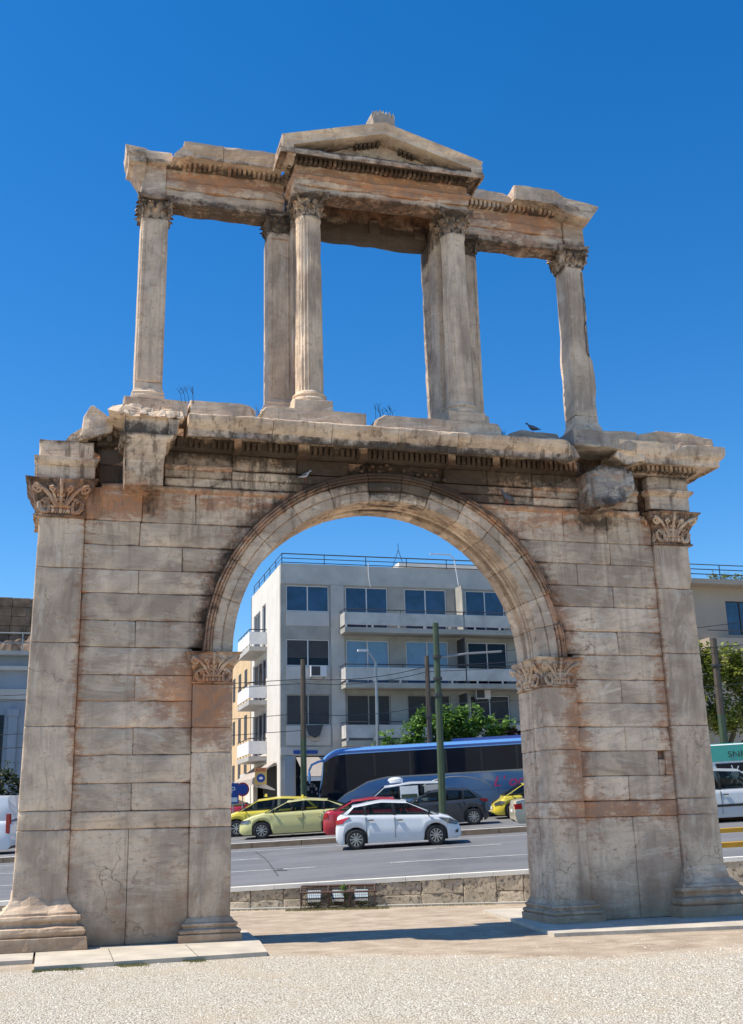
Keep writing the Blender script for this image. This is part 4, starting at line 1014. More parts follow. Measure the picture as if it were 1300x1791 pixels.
# yellow kerb strips on the right
for t0, lb in ((2.6, 'nearer yellow painted kerb strip on the road right of the arch'), (7.4, 'farther yellow painted kerb strip beside the silver van')):
    mb = MB(); v = [rd(8.8, t0), rd(40, t0), rd(40, t0+.25), rd(8.8, t0+.25)]; u = [p+Vector((0, 0, .12)) for p in v]
    mb.add([tuple(p) for p in v+u], [(4, 5, 6, 7), (0, 1, 5, 4), (1, 2, 6, 5), (2, 3, 7, 6), (3, 0, 4, 7)])
    tag(mb.build('traffic_separator', M['yellowk']), lb, 'kerb strip', 'yellow kerb strips')
# retaining wall with white coping
wall = empty('retaining_wall', rd(0, 0)*1, 'low wall of pitted limestone blocks with white painted coping along the road', 'wall')
wall.rotation_euler = (0, 0, TH); wz = wall.location.z
mb = MB(True); s = -9.0; rw = random.Random(5)
def wt(s): return .33+.0345*s
mbk = mb
while s < 26:
    L = rw.choice((.62, .75, .95, 1.1, 1.3))
    top = wt(s+L/2)
    spl = rw.random() < .45
    zsp = [-.12, .12+.03*s*.5, top] if spl else [-.12, top]
    for z0, z1 in zip(zsp[:-1], zsp[1:]):
        if z1-z0 > .03: stone(mb, s+.004, s+L-.004, 0, .3, z0-wz+.003, z1-wz-.0, tint=rw.random(), wear=.035, bulge=.02, cell=.12)
    s += L
wl = mb.build('stone_wall', M['lime'], wall, smooth=True)
mb = MB(); n = 35
for i in range(n):
    s0, s1 = -9+i, -9+i+.992
    v = [(s0, -.02, wt(s0)-wz), (s1, -.02, wt(s1)-wz), (s1, .30, wt(s1)-wz), (s0, .30, wt(s0)-wz)]; u = [(p[0], p[1], p[2]+.095) for p in v]
    mb.add(v+u, [(4, 5, 6, 7), (0, 1, 5, 4), (1, 2, 6, 5), (2, 3, 7, 6), (3, 0, 4, 7), (0, 3, 2, 1)])
mb.build('coping', M['cap'], wall)
mb = MB(); mb.add([(-9, -.18, -.02-wz), (26, -.18, -.02-wz), (26, 0, -.02-wz), (-9, 0, -.02-wz), (-9, -.18, -.2-wz), (26, -.18, -.2-wz)], [(0, 1, 2, 3), (4, 5, 1, 0)])
mb.build('footing', M['concl'], wall)
# ------------------------------------------------------------------ floodlight cage
cg = empty('floodlight_cage', rd(1.63, -.35, 0), 'rusty brown metal cage around floodlights in front of the low wall', 'cage'); cg.location.z = -.06; cg.rotation_euler = (0, 0, TH)
M['rustm'] = simple('rusty_metal', (.085, .045, .032), .75, var=.3, nscale=12)
mb = MB(); Lc, hc, dc = 1.66, .42, .50
def bar(p, q, r=.016): mb.tube([p, q], r, 4)
for x in (0, Lc*.37, Lc*.66, Lc):
    bar((x, -.05, .0), (x, -.05, hc-.06)); bar((x, -.05, hc-.06), (x, .30, hc+.06), .02); bar((x, .30, 0), (x, .30, hc+.06))
bar((0, -.05, hc-.06), (Lc, -.05, hc-.06), .022); bar((0, .30, hc+.06), (Lc, .30, hc+.06), .022); bar((0, -.05, .03), (Lc, -.05, .03), .014)
mb.build('frame', M['rustm'], cg)
mb = MB()
for i in range(1, 34): x = Lc*i/34; mb.tube([(x, -.05, .03), (x, -.05, hc-.06), (x, .30, hc+.06)], .0035, 3)
for z in (.12, .21, .29): mb.tube([(0, -.05, z), (Lc, -.05, z)], .0035, 3)
for k in (1, 2): mb.tube([(0, -.05+.117*k, hc-.06+.04*k), (Lc, -.05+.117*k, hc-.06+.04*k)], .0035, 3)
mb.build('wire_mesh', M['rustm'], cg)
M['lens'] = simple('floodlight_glass', (.45, .52, .55), .08, var=.15, nscale=6, coat=1)
for i, (x, lb) in enumerate(((.12, 'left of the three floodlights in the rusty cage, tilted glass front'), (.68, 'middle floodlight in the rusty cage, beside a green sprig'), (1.18, 'right of the three floodlights in the rusty cage'))):
    fl_ = empty('floodlight', cg.matrix_basis @ Vector((x, .06, .05)), lb, 'floodlight', 'floodlights in the cage'); fl_.rotation_euler = (0, 0, TH)
    fl_.location = Vector(cg.location)+S_*x+T_*.06+Vector((0, 0, .05))
    mb = MB(); ww = .34 if i != 1 else .30
    mb.add([(0, 0, .16), (ww, 0, .16), (ww, .2, .33), (0, .2, .33), (.05, .08, .02), (ww-.05, .08, .02), (ww-.05, .2, .12), (.05, .2, .12)], [(0, 1, 5, 4), (1, 2, 6, 5), (2, 3, 7, 6), (3, 0, 4, 7), (4, 5, 6, 7), (0, 3, 2, 1)])
    mb.build('housing', M['black'], fl_)
    mb = MB(); mb.add([(.02, .01, .185), (ww-.02, .01, .185), (ww-.02, .19, .34), (.02, .19, .34)], [(0, 1, 2, 3)]); mb.build('lens', M['lens'], fl_, recalc=False)
    mb = MB(); mb.box(.02, ww-.02, -.015, 0, .10, .15); mb.build('reflector_edge', M['cap'], fl_)
# ------------------------------------------------------------------ foliage
def leaves(mb, blobs, n, size, rng, gap=.0):
    tot = sum(b[1][0]*b[1][1]*b[1][2] for b in blobs)
    for (c, r) in blobs:
        k = int(n*(r[0]*r[1]*r[2])/tot)
        for i in range(k):
            while True:
                d = Vector((rng.uniform(-1, 1), rng.uniform(-1, 1), rng.uniform(-1, 1)))
                if d.length < 1: break
            d *= (.55+.45*rng.random()) if d.length > .4 else 1.3
            p = Vector((c[0]+d.x*r[0], c[1]+d.y*r[1], c[2]+d.z*r[2]))
            if noise.noise(p*1.3) < gap-.25: continue
            a = Vector((rng.uniform(-1, 1), rng.uniform(-1, 1), rng.uniform(-.6, .6))).normalized(); b = a.cross(Vector((rng.uniform(-.5, .5), rng.uniform(-.5, .5), 1))).normalized()
            s = size*rng.uniform(.6, 1.35)
            mb.add([p-a*s*.5, p+b*s*.32, p+a*s*.55, p-b*s*.32], [(0, 1, 2, 3)])
def plant(name, loc, blobs, n, size, mats, label, cat, group=None, seed=1, gap=.05, stems=None, trunk=None):
    rng = random.Random(seed); t = empty(name, loc, label, cat, group)
    mb = MB(); leaves(mb, blobs, n, size, rng, gap); mb.build('crown' if trunk else 'foliage', mats, t, recalc=False)
    if trunk or stems:
        for pts, r0, r1 in (trunk or stems): mb = MB(); mb.tube(pts, r0, 7, r1=r1); mb.build('trunk' if trunk else 'stem', M['bark'], t, smooth=True)
    return t
cl = Vector(cg.location)
plant('weed', (cl.x, cl.y, -.06), [((S_.x*x, S_.y*x-.02, .09), (.2, .12, .11)) for x in (.15, .42, .72, 1.05, 1.35, 1.6)], 420, .05, M['leafd'], 'low weeds growing through the floodlight cage', 'weeds', seed=3, gap=-1, stems=[([(S_.x*x, S_.y*x, 0), (S_.x*x+.03, S_.y*x, .2)], .006, .003) for x in (.2, .7, 1.1, 1.5)])
p = cl+S_*.95+T_*.15
plant('weed', (p.x, p.y, -.06), [((0, 0, .42), (.12, .1, .12)), ((.05, 0, .25), (.08, .1, .12))], 150, .055, M['leaf'], 'bright green sprig standing up between the floodlights', 'weed', seed=5, gap=-1, stems=[([(0, 0, 0), (.02, 0, .25), (0, 0, .5)], .008, .003)])
rg = random.Random(9); mb = MB()
for i in range(2600):
    s = rg.uniform(-.2, 2.1)+1.5 if i % 3 else rg.uniform(-2, 6); p = rd(s, rg.uniform(-.75, -.36) if i % 3 else -.2-abs(rg.gauss(0, .08)))
    x, y = p.x, p.y; h = rg.uniform(.015, .06); a = rg.uniform(0, 6.28)
    mb.add([(x, y, -.06), (x+cos(a)*.012, y+sin(a)*.012, -.06), (x+rg.uniform(-.02, .02), y+rg.uniform(-.02, .02), -.06+h)], [(0, 1, 2)])
for i in range(5200):      # grass along the front of the left paving strip
    x = rg.uniform(-6.0, -3.6); y = -2.2+.075*(x+6)-abs(rg.gauss(0, .10)); h = rg.uniform(.01, .035); a = rg.uniform(0, 6.28)
    if noise.noise(Vector((x*2, y*2, 0))) < -.05: continue
    mb.add([(x, y, -.06), (x+cos(a)*.012, y+sin(a)*.012, -.06), (x+rg.uniform(-.02, .02), y+rg.uniform(-.02, .02), -.06+h)], [(0, 1, 2)])
M['grass'] = leaf_mat('dry_grass', (.12, .14, .045), (.30, .27, .12))
tag(mb.build('grass', M['grass'], recalc=False), 'thin dry grass along the paving edge and the wall foot', 'grass', kind='stuff')
# dry stems growing on the arch
rs_ = random.Random(12)
for (x, y, z, h, n, lb) in ((-3.85, -.55, 9.18, .42, 5, 'tall dry stem standing in the gap between two plinth blocks on the left'), (-2.5, -.5, 8.9, .45, 6, 'thin dry stems beside the left column plinth'),
    (-.15, -.35, 9.2, .42, 7, 'dark dry tuft on the plinth right of the left column'), (2.35, -.3, 8.92, .3, 4, 'short dry tuft at the end of the right plinth'), (-1.95, -.02, 7.72, .5, 8, 'dry stems on the ledge above the left haunch of the arch')):
    e = empty('dry_weed', (x, y, z), lb, 'weed', 'dry weeds on the arch'); mb = MB()
    for i in range(n):
        a = rs_.uniform(-.5, .5); hh = h*.7*rs_.uniform(.4, 1); d = rs_.uniform(-.2, .2)
        mb.tube([(d, 0, -.05), (d+a*hh*.3, -.03, hh*.5), (d+a*hh*.9, -.05, hh)], .006, 4, r1=.003)
        for q in range(3): t_ = .5+.15*q; mb.tube([(d+a*hh*.9*t_, -.04, hh*t_), (d+a*hh*.9*t_+rs_.uniform(-.08, .08), -.06, hh*t_+.08)], .004, 3, r1=.002)
    mb.build('stems', M['straw'] if h > .44 else M['black'], e)
# pigeons -----------------------------------------------------------------------------
M['pig'] = simple('pigeon_grey', (.10, .11, .14), .6, var=.3, nscale=20); M['pigl'] = simple('pigeon_pale', (.45, .47, .52), .6, var=.2, nscale=20)
def pigeon(loc, rot, mat, lb, sc_=1):
    t = empty('pigeon', loc, lb, 'pigeon', 'pigeons on the arch'); t.rotation_euler = (0, 0, rot); t.scale = (sc_,)*3
    st = [(-.17, 0, .075, .012, .006), (-.12, 0, .085, .022, .012), (-.06, 0, .11, .045, .042), (0, 0, .125, .055, .055), (.05, 0, .145, .048, .052), (.085, 0, .185, .03, .032), (.10, 0, .215, .022, .024), (.115, 0, .235, .026, .024), (.14, 0, .235, .012, .012), (.16, 0, .228, .004, .004)]
    vs = []; fs = []; n = 10
    for x, y, z, ry, rz_ in st:
        for i in range(n): a = 2*pi*i/n; vs.append((x, y+cos(a)*ry, z+sin(a)*rz_))
    for j in range(len(st)-1):
        for i in range(n): q = (i+1) % n; fs.append((j*n+i, j*n+q, (j+1)*n+q, (j+1)*n+i))
    fs += [tuple(range(n)), tuple((len(st)-1)*n+i for i in range(n-1, -1, -1))]
    mb = MB(); mb.add(vs, fs); mb.build('body', mat, t, smooth=True)
    for s in (-1, 1):
        mb = MB(); mb.add([(.04, s*.052, .15), (-.03, s*.060, .145), (-.15, s*.02, .09), (-.1, s*.05, .09), (0, s*.058, .10), (.04, s*.054, .12)], [(0, 1, 2, 3, 4, 5)]); mb.build('wing', M['pig'], t)
        mb = MB(); mb.tube([(.0, s*.02, .08), (.01, s*.02, 0), (.04, s*.02, .003)], .005, 4); mb.build('leg', M['redsign'], t)
pigeon((3.05, -.05, 9.23), R(155), M['pig'], 'dark pigeon standing on the slanting block between the right column and the right pilaster', .95)
pigeon((2.42, -.02, 7.735), R(200), M['pig'], 'pigeon crouching on the ledge over the right haunch of the arch', 1.1)
pigeon((-1.62, -.02, 7.98), R(-10), M['pigl'], 'pale pigeon resting on the outer moulding left of the keystone', .8)
# ------------------------------------------------------------------ buildings
def window(parent, x0, x1, z0, z1, y, glass, leafs=2, fr=.05, inset=.10, nrm='y', shut=0, bars=True, fm=None, name='window'):
    """frame with panes; y = wall face, glass sits behind it"""
    fm = fm or M['frame']; mb = MB()
    def bx(m_, a, b, c, d, e, f):
        if nrm == 'y': m_.box(a, b, c, d, e, f)
        else: m_.box(c, d, a, b, e, f)       # facade in the y-z plane
    sgn = 1
    bx(mb, x0, x0+fr, y, y+inset, z0, z1); bx(mb, x1-fr, x1, y, y+inset, z0, z1); bx(mb, x0+fr, x1-fr, y, y+inset, z0, z0+fr); bx(mb, x0+fr, x1-fr, y, y+inset, z1-fr, z1)
    for i in range(1, leafs): c = x0+(x1-x0)*i/leafs; bx(mb, c-fr*.6, c+fr*.6, y+.005, y+inset, z0+fr, z1-fr)
    fo = mb.build(name, fm, parent)
    mb = MB(); bx(mb, x0+fr, x1-fr, y+inset*.6, y+inset*.6+.02, z0+fr, z1-fr); mb.build('pane', glass, fo)
    if shut:
        mb = MB(); n = int((z1-z0-2*fr)*shut/.055)
        for i in range(n):
            zz = z1-fr-(i+1)*.055; bx(mb, x0+fr, x1-fr, y+.03, y+.05+.006*(i % 2), zz+.004, zz+.055)
        mb.build('shutter', M['shade'], fo)
    return fo
def wallholes(mb, x0, x1, z0, z1, y0, y1, holes, nrm='y'):
    """wall slab with rectangular openings (non-overlapping in rows)"""
    xs = sorted({x0, x1, *[h[0] for h in holes], *[h[1] for h in holes]}); zs = sorted({z0, z1, *[h[2] for h in holes], *[h[3] for h in holes]})
    for i in range(len(xs)-1):
        run = None
        for j in range(len(zs)-1):
            cx, cz = (xs[i]+xs[i+1])/2, (zs[j]+zs[j+1])/2
            solid = not any(h[0] < cx < h[1] and h[2] < cz < h[3] for h in holes)
            if solid: run = [zs[j], zs[j+1]] if run is None else [run[0], zs[j+1]]
            if (not solid or j == len(zs)-2) and run:
                if nrm == 'y': mb.box(xs[i], xs[i+1], y0, y1, *run)
                else: mb.box(y0, y1, xs[i], xs[i+1], *run)
                run = None
FY = 38.0; BX0 = 5.16; BX1 = 27
apt = empty('apartment_building', (0, 0, 0), 'grey concrete apartment block with long balconies seen through the arch, its left side sunlit cream', 'building')
FL = [(5.45, 7.84), (8.72, 11.15), (12.08, 14.55), (15.65, 18.0), (18.8, 21.2), (22, 24.5)]
rows = [(12.62, 14.06), (9.70, 11.14), (6.62, 8.22)]
holes = []
for ri, (z0, z1) in enumerate(rows):
    for ci, (a, b) in enumerate(FL):
        zb = z0 if ci == 0 else {0: 11.72, 1: 8.80, 2: 5.9}[ri]
        holes.append((a, b, zb, z1))
holes += [(5.95, 26.5, 1.6, 5.05)]
mb = MB(); wallholes(mb, BX0, BX1, 1.2, 15.2, FY, FY+.25, holes); mb.build('front_wall', M['conc'], apt)
# piers between the openings and lighter spandrel panels
for z0, z1 in ((11.85, 12.60), (8.95, 9.68), (5.6, 6.60)): mb = MB(); mb.box(5.47, 7.82, FY-.04, FY-.002, z0, z1); mb.build('spandrel_panel', M['panel'], apt)
mb = MB()
for (a, b) in ((7.9, 8.62),): mb.box(a, b, FY-.10, FY-.002, 5.3, 14.1)
mb.box(BX0-.002, BX1, FY-.06, FY-.003, 14.12, 15.22)
mb.box(BX0, 8.6, FY-.05, FY-.004, 5.10, 5.5)
mb.build('pilaster_strip', M['concl'], apt)
for ri, (z0, z1) in enumerate(rows):
    for ci, (a, b) in enumerate(FL):
        zb = z0 if ci == 0 else {0: 11.72, 1: 8.80, 2: 5.9}[ri]
        gl = M['glassb']
        if ri == 1 and ci in (1, 2): gl = M['glassl']
        if ri == 1 and ci in (0, 3): gl = M['glassd']
        sh = 0
        if ri == 2: sh = 1 if ci in (0, 1, 2) else .55; gl = M['glassd']
        if ri == 1 and ci == 0: sh = .72
        window(apt, a+.02, b-.02, zb+.01, z1-.01, FY+.05, gl, shut=sh, fm=M['frame'] if ri < 2 else M['conc'] if ci < 3 else M['frame'])
# side wall (sunlit)
SY = [(40.9, 42.7)]
mb = MB(); sh_ = []
sideh = [(42.5, 43.6, 11.4, 13.9), (44.3, 46.6, 11.4, 13.8), (42.4, 46.8, 8.4, 10.8), (42.4, 46.8, 5.4, 7.8), (39.0, 46.5, 1.6, 4.7)]
mb2 = MB(); wallholes(mb2, FY+.26, 47.4, 1.2, 15.2, BX0, BX0+.25, sideh, nrm='x'); mb2.build('side_wall', M['plaster'], apt)
for y0, y1, z0, z1 in sideh[:-1]: window(apt, y0+.02, y1-.02, z0+.01, z1-.01, BX0+.05, M['glassd'], leafs=3 if y1-y0 > 2 else 1, nrm='x')
mb = MB(); mb.box(BX0+.02, BX1, FY+.27, 47.3, 15.0, 15.16); mb.build('roof', M['concl'], apt)
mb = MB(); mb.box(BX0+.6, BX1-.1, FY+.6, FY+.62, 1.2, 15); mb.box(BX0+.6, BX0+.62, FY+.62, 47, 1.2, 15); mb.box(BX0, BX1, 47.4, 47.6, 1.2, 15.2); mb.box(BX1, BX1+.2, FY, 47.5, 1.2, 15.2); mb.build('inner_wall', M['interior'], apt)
# front balconies
for z, x0 in ((11.38, 8.38), (8.46, 8.38), (5.48, 8.36)):
    b_ = None
    mb = MB(); mb.box(x0, 26, FY-1.2, FY-.002, z, z+.26); bo = mb.build('balcony', M['conc'], apt)
    mb = MB(); seg = [x0+.02, 15.05, 15.12, 26]
    mb.box(x0, 15.05, FY-1.2, FY-1.12, z+.40, z+1.06); mb.box(15.12, 26, FY-1.2, FY-1.12, z+.40, z+1.06); mb.box(x0, x0+.08, FY-1.12, FY-.01, z+.40, z+1.06); mb.build('parapet', M['balc'], bo)
    mb = MB(); x = x0+.05
    while x < 26: mb.box(x, x+.09, FY-1.16, FY-1.10, z+.262, z+.40); x += 1.45
    mb.build('parapet_foot', M['frame'], bo)
    mb = MB(); mb.tube([(x0, FY-.05, z+1.22), (x0, FY-1.16, z+1.22), (26, FY-1.16, z+1.22)], .028, 5)
    for x in (x0+.03, 11.5, 15.08, 19, 23): mb.tube([(x, FY-1.16, z+1.0), (x, FY-1.16, z+1.22)], .02, 4)
    mb.build('handrail', M['dark'], bo)
    mb = MB(); mb.box(15.05, 15.11, FY-1.15, FY-.01, z+.262, z+2.75); mb.build('divider', M['conc'] if z > 11 else M['shade'], bo)
# side balconies: narrow, reaching over the street
for z in (11.1, 8.1, 5.05):
    mb = MB(); mb.add([(BX0, 42.1, z), (BX0, 46.3, z), (BX0-1.0, 46.3, z), (BX0-1.0, 42.1, z), (BX0, 42.1, z+.24), (BX0, 46.3, z+.24), (BX0-1.0, 46.3, z+.24), (BX0-1.0, 42.1, z+.24)], [(0, 1, 2, 3), (4, 5, 6, 7), (0, 3, 7, 4), (3, 2, 6, 7), (2, 1, 5, 6), (1, 0, 4, 5)])
    bo = mb.build('balcony', M['concl'], apt)
    mb = MB(); mb.box(BX0-1.0, BX0-.93, 42.1, 46.3, z+.36, z+1.05); mb.box(BX0-.93, BX0-.01, 42.1, 42.17, z+.36, z+1.05); mb.build('parapet', M['white'], bo)
    mb = MB(); mb.tube([(BX0, 42.14, z+1.2), (BX0-.97, 42.14, z+1.2), (BX0-.97, 46.2, z+1.2)], .03, 5)
    for q in range(5): mb.tube([(BX0-.97, 42.14+q, z+.2), (BX0-.97, 42.14+q, z+1.2)], .02, 4)
    mb.build('handrail', M['dark'], bo)
# roof railing and roof room
mb = MB()
for zz in (15.32, 15.55, 15.8):
    mb.tube([(BX0+.1, 47.2, zz), (BX0+.1, FY+.1, zz), (BX1, FY+.1, zz)], .022 if zz < 15.8 else .032, 4)
for i in range(8): mb.tube([(BX0+.1+i*2.35, FY+.1, 15.2), (BX0+.1+i*2.35, FY+.1, 15.8)], .025, 4)
for i in range(6): mb.tube([(BX0+.1, FY+.1+i*1.8, 15.2), (BX0+.1, FY+.1+i*1.8, 15.8)], .025, 4)
mb.build('roof_railing', M['dark'], apt)
mb = MB(); mb.box(13.4, 18.6, 42.2, 46, 15.17, 16.1); mb.build('roof_room', M['interior'], apt)
mb = MB(); mb.box(12.9, 19.2, 41.4, 46.5, 16.1, 16.36); mb.build('roof_canopy', M['plaster'], apt)
mb = MB(); mb.tube([(12.2, 41.5, 15.2), (12.9, 41.5, 17.1)], .02, 4); mb.tube([(13.5, 41.5, 15.3), (12.9, 41.5, 17.1), (12.9, 41.5, 17.5)], .02, 4); mb.build('aerial', M['dark'], apt)
# floodlight arm / drain pipe at the top, wires
mb = MB(); mb.tube([(10.05, FY-.12, 15.4), (10.05, FY-.12, 14.6), (10.15, FY-.12, 14.05)], .03, 5); mb.build('drain_pipe', M['frame'], apt)
mb = MB(); mb.tube([(14.9, FY-1.1, 14.1), (14.7, FY-1.1, 15.6), (14.4, FY-1.2, 15.8), (13.2, FY-1.4, 15.75)], .035, 5); mb.build('lamp_arm', M['frame'], apt)
# air conditioners
def aircon(x, z, lb):
    t = empty('air_conditioner', (x, FY-.35, z), lb, 'air conditioner', 'air conditioners on the grey block')
    mb = MB(); mb.box(0, .85, 0, .33, 0, .58); mb.build('casing', M['frame'], t)
    mb = MB(); mb.box(.04, .50, -.012, -.001, .05, .53); mb.build('grille', M['shade'], t)
    mb = MB(); mb.box(.05, .10, .05, .33, -.08, -.001); mb.box(.72, .77, .05, .33, -.08, -.001); mb.build('bracket', M['steel'], t)
aircon(6.72, 9.12, 'white air conditioner under the middle left window, behind the brown pole')
aircon(15.9, 8.0, 'white air conditioner with a round fan above the green bush')
t = empty('air_conditioner', (6.45, FY-.35, 6.02), 'dark covered air conditioner hanging under the lowest left window', 'air conditioner', 'air conditioners on the grey block')
mb = MB(); mb.box(0, .8, 0, .3, 0, .55); mb.build('casing', M['steel'], t)
mb = MB(); mb.add([(-.05, -.03, .55), (.9, -.03, .6), (.7, -.05, .05), (.42, -.06, -.1), (.12, -.05, .08), (-.05, .32, .56), (.9, .32, .61)], [(0, 1, 2, 3, 4), (0, 5, 6, 1)]); mb.build('cover', M['shade'], t)
# ground floor: shop fronts, awnings
mb = MB(); mb.box(5.95, 26, FY+.3, FY+.34, 1.6, 5.0); mb.build('shop_window', M['glassd'], apt)
mb = MB(); mb.box(5.35, 5.9, FY-.05, FY-.006, 1.4, 5.05); mb.build('shop_pier', M['stucco'], apt); mb = MB(); mb.box(8.0, 8.2, FY-.02, FY+.2, 1.6, 5.0); mb.build('shop_pier', M['stucco'], apt)
mb = MB()
rg = random.Random(4)
for i in range(60):
    x = rg.uniform(6.0, 10.5); z = rg.uniform(2.4, 4.1); a = rg.uniform(.1, .3); mb.box(x, x+a*.6, FY+.1+.002*i, FY+.13+.002*i, z, z+a)
mb.build('shop_goods', simple('shop_goods', (.10, .12, .16), .8, var=.9, nscale=3), apt)
mb = MB(); mb.box(5.82, 7.1, FY-.09, FY-.061, 5.15, 5.33); mb.build('street_sign', M['bluesign'], apt)
def awning_part(name, A, Bp, C, Dp, par, mat, th=.04):
    mb = MB(); n = (Vector(Bp)-Vector(A)).cross(Vector(Dp)-Vector(A)).normalized()*th; v = [Vector(q) for q in (A, Bp, C, Dp)]
    mb.add([tuple(q) for q in v+[q-n for q in v]], [(0, 1, 2, 3), (7, 6, 5, 4), (0, 4, 5, 1), (1, 5, 6, 2), (2, 6, 7, 3), (3, 7, 4, 0)]); return mb.build(name, mat, par)
aw = empty('shop_awning', (5.9, FY-.1, 4.0), 'beige awning over the dark shop front facing the road', 'awning', 'beige shop awnings')
def L_(p, o): return (p[0]-o[0], p[1]-o[1], p[2]-o[2])
o = aw.location
awning_part('canvas', L_((5.95, FY-.12, 4.95), o), L_((12.5, FY-.12, 4.95), o), L_((12.6, FY-1.3, 3.95), o), L_((6.15, FY-1.3, 3.95), o), aw, M['awning'])
mb = MB(); mb.box(.25, 6.6, -1.25, -1.2, -.25, -.06); mb.build('front_bar', M['frame'], aw)
aw2 = empty('shop_awning', (5.1, 42, 3.6), 'grey beige awning stretched over the side street from the cream wall', 'awning', 'beige shop awnings')
o = aw2.location
mb = MB(); A = [(5.12, 39.1, 4.85), (5.12, 45.9, 4.85), (3.9, 45.9, 4.0), (3.9, 39.1, 4.0), (3.85, 45.9, 3.65), (3.85, 39.1, 3.65)]
mb.add([L_(p, o) for p in A], [(0, 1, 2, 3), (3, 2, 4, 5), (0, 3, 5)]); mb.build('canvas', M['awning'], aw2)
mb = MB()
for k in range(6): z = 4.0-.08*k; mb.tube([L_((5.1, 39.15+.05*k, 3.4), o), L_((3.95+.02*k, 39.12+.05*k, z), o)], .02, 4)
mb.build('folded_rib', M['frame'], aw2)
sg_ = empty('shop_sign', (4.0, 39.0, 3.68), 'yellow and red shop sign with a blue disc at the corner of the block', 'sign')
mb = MB(); mb.box(0, .62, 0, .05, 0, .85); mb.build('panel', simple('sign_yellow', (.62, .42, .12), .5, var=.1), sg_)
mb = MB(); mb.box(0, .62, -.006, -.001, .62, .85); mb.build('header', simple('sign_orange', (.55, .28, .10), .5, var=.1), sg_)
mb = MB(); n = 24; mb.add([(.31+.22*cos(2*pi*i/n), -.012, .32+.22*sin(2*pi*i/n)) for i in range(n)], [tuple(range(n))]); mb.build('disc', M['bluesign'], sg_)
mb = MB(); mb.add([(.31+.11*cos(2*pi*i/n), -.018, .32+.07*sin(2*pi*i/n)) for i in range(n)], [tuple(range(n))]); mb.build('emblem', M['white'], sg_)
def text(s, size, mat, parent, loc, rot, name='lettering', shear=0, ext=.004, align='LEFT', sx=1):
    cu = bpy.data.curves.new(name, 'FONT'); cu.body = s; cu.size = size; cu.extrude = ext; cu.shear = shear; cu.align_x = align; cu.offset = 0
    to = bpy.data.objects.new(name, cu); col.objects.link(to)
    dg = bpy.context.evaluated_depsgraph_get(); me = bpy.data.meshes.new_from_object(to.evaluated_get(dg)); bpy.data.objects.remove(to)
    me.materials.clear(); me.materials.append(mat)
    o = bpy.data.objects.new(name, me); col.objects.link(o); o.parent = parent; o.location = loc; o.rotation_euler = rot; o.scale = (sx, 1, 1); return o
text('ASTIR', .20, M['redsign'], sg_, (.03, -.015, .66), (pi/2, 0, 0))
# ochre houses down the side street
def plainhouse(name, x0, x1, y0, y1, z1, mat, label, wins, zb=.5, rows_=(), group=None):
    t = empty(name, (x0, y0, zb), label, 'building', group); mb = MB(); mb.box(0, x1-x0, 0, y1-y0, 0, z1-zb); mb.build('wall', mat, t)
    for (yy, z) in wins:
        mb = MB(); mb.box(-.03, -.002, yy-y0, yy-y0+1.0, z-zb, z-zb+1.6); w_ = mb.build('window', M['shade'], t)
    mb = MB(); mb.box(-.15, x1-x0+.1, -.12, y1-y0, z1-zb+.002, z1-zb+.25); mb.build('cornice', M['plaster'], t)
    return t
plainhouse('town_house', 5.9, 16, 50, 62, 12.8, M['ochre'], 'ochre house behind the cream side wall, far down the side street', [(51+k*2.6, 10-q*3) for k in range(4) for q in range(3)])
plainhouse('town_house', 5.4, 15.4, 63, 84, 9.6, simple('pale_ochre', (.66, .50, .28), .85), 'pale ochre lower house beyond the ochre one in the side street', [(64+k*3, 7-q*3) for k in range(5) for q in range(2)])
mb = MB(); b_ = empty('balcony_house', (4.6, 49.9, 1.0), 'cream ground floor annexe with a narrow canopy behind the awning', 'building'); mb.box(0.6, 1.4, -2, 0, 0, 3.4); mb.build('wall', M['plaster'], b_); mb = MB(); mb.box(.3, 1.4, -2.05, 0, 3.41, 3.6); mb.build('canopy', M['frame'], b_)
M['hillstone'] = simple('brown_masonry', (.17, .115, .075), .95, var=.5, nscale=.8, bump=1, bscale=3)
# left: blue-grey neoclassical building and the rocky hill
nb = empty('neoclassical_building', (-22, 40, 0), 'blue grey stuccoed building with a cornice and pilaster at the left edge behind the arch', 'building')
mb = MB(); mb.box(0, 17, 0, 10, 0, 10.3); mb.build('wall', M['stucco'], nb)
mb = MB(); mb.box(-.2, 17.3, -.3, 0, 9.55, 9.75); mb.box(-.3, 17.5, -.5, 10, 10.3, 10.5); mb.box(-.1, 17.1, -.12, -.001, 8.1, 8.6); mb.build('cornice', M['concl'], nb)
for x in (11.3, 13.62):
    mb = MB(); mb.box(x, x+.42, -.14, -.002, 0, 7.6); mb.box(x-.08, x+.5, -.2, -.15, 7.25, 7.6); mb.build('pilaster', M['stucco'], nb)
for x in (9.9, 12.4):
    mb = MB(); mb.box(x, x+1.0, -.03, -.003, 2, 7.3); mb.build('window', M['glassd'], nb)
mb = MB()
for z in (10.95, 11.45): mb.tube([(0, -.2, z), (17.2, -.2, z), (17.2, 9, z)], .035, 5)
for i in range(12): mb.tube([(.3+i*1.53, -.2, 10.5), (.3+i*1.53, -.2, 11.45)], .035, 5)
mb.build('roof_railing', M['steel'], nb)
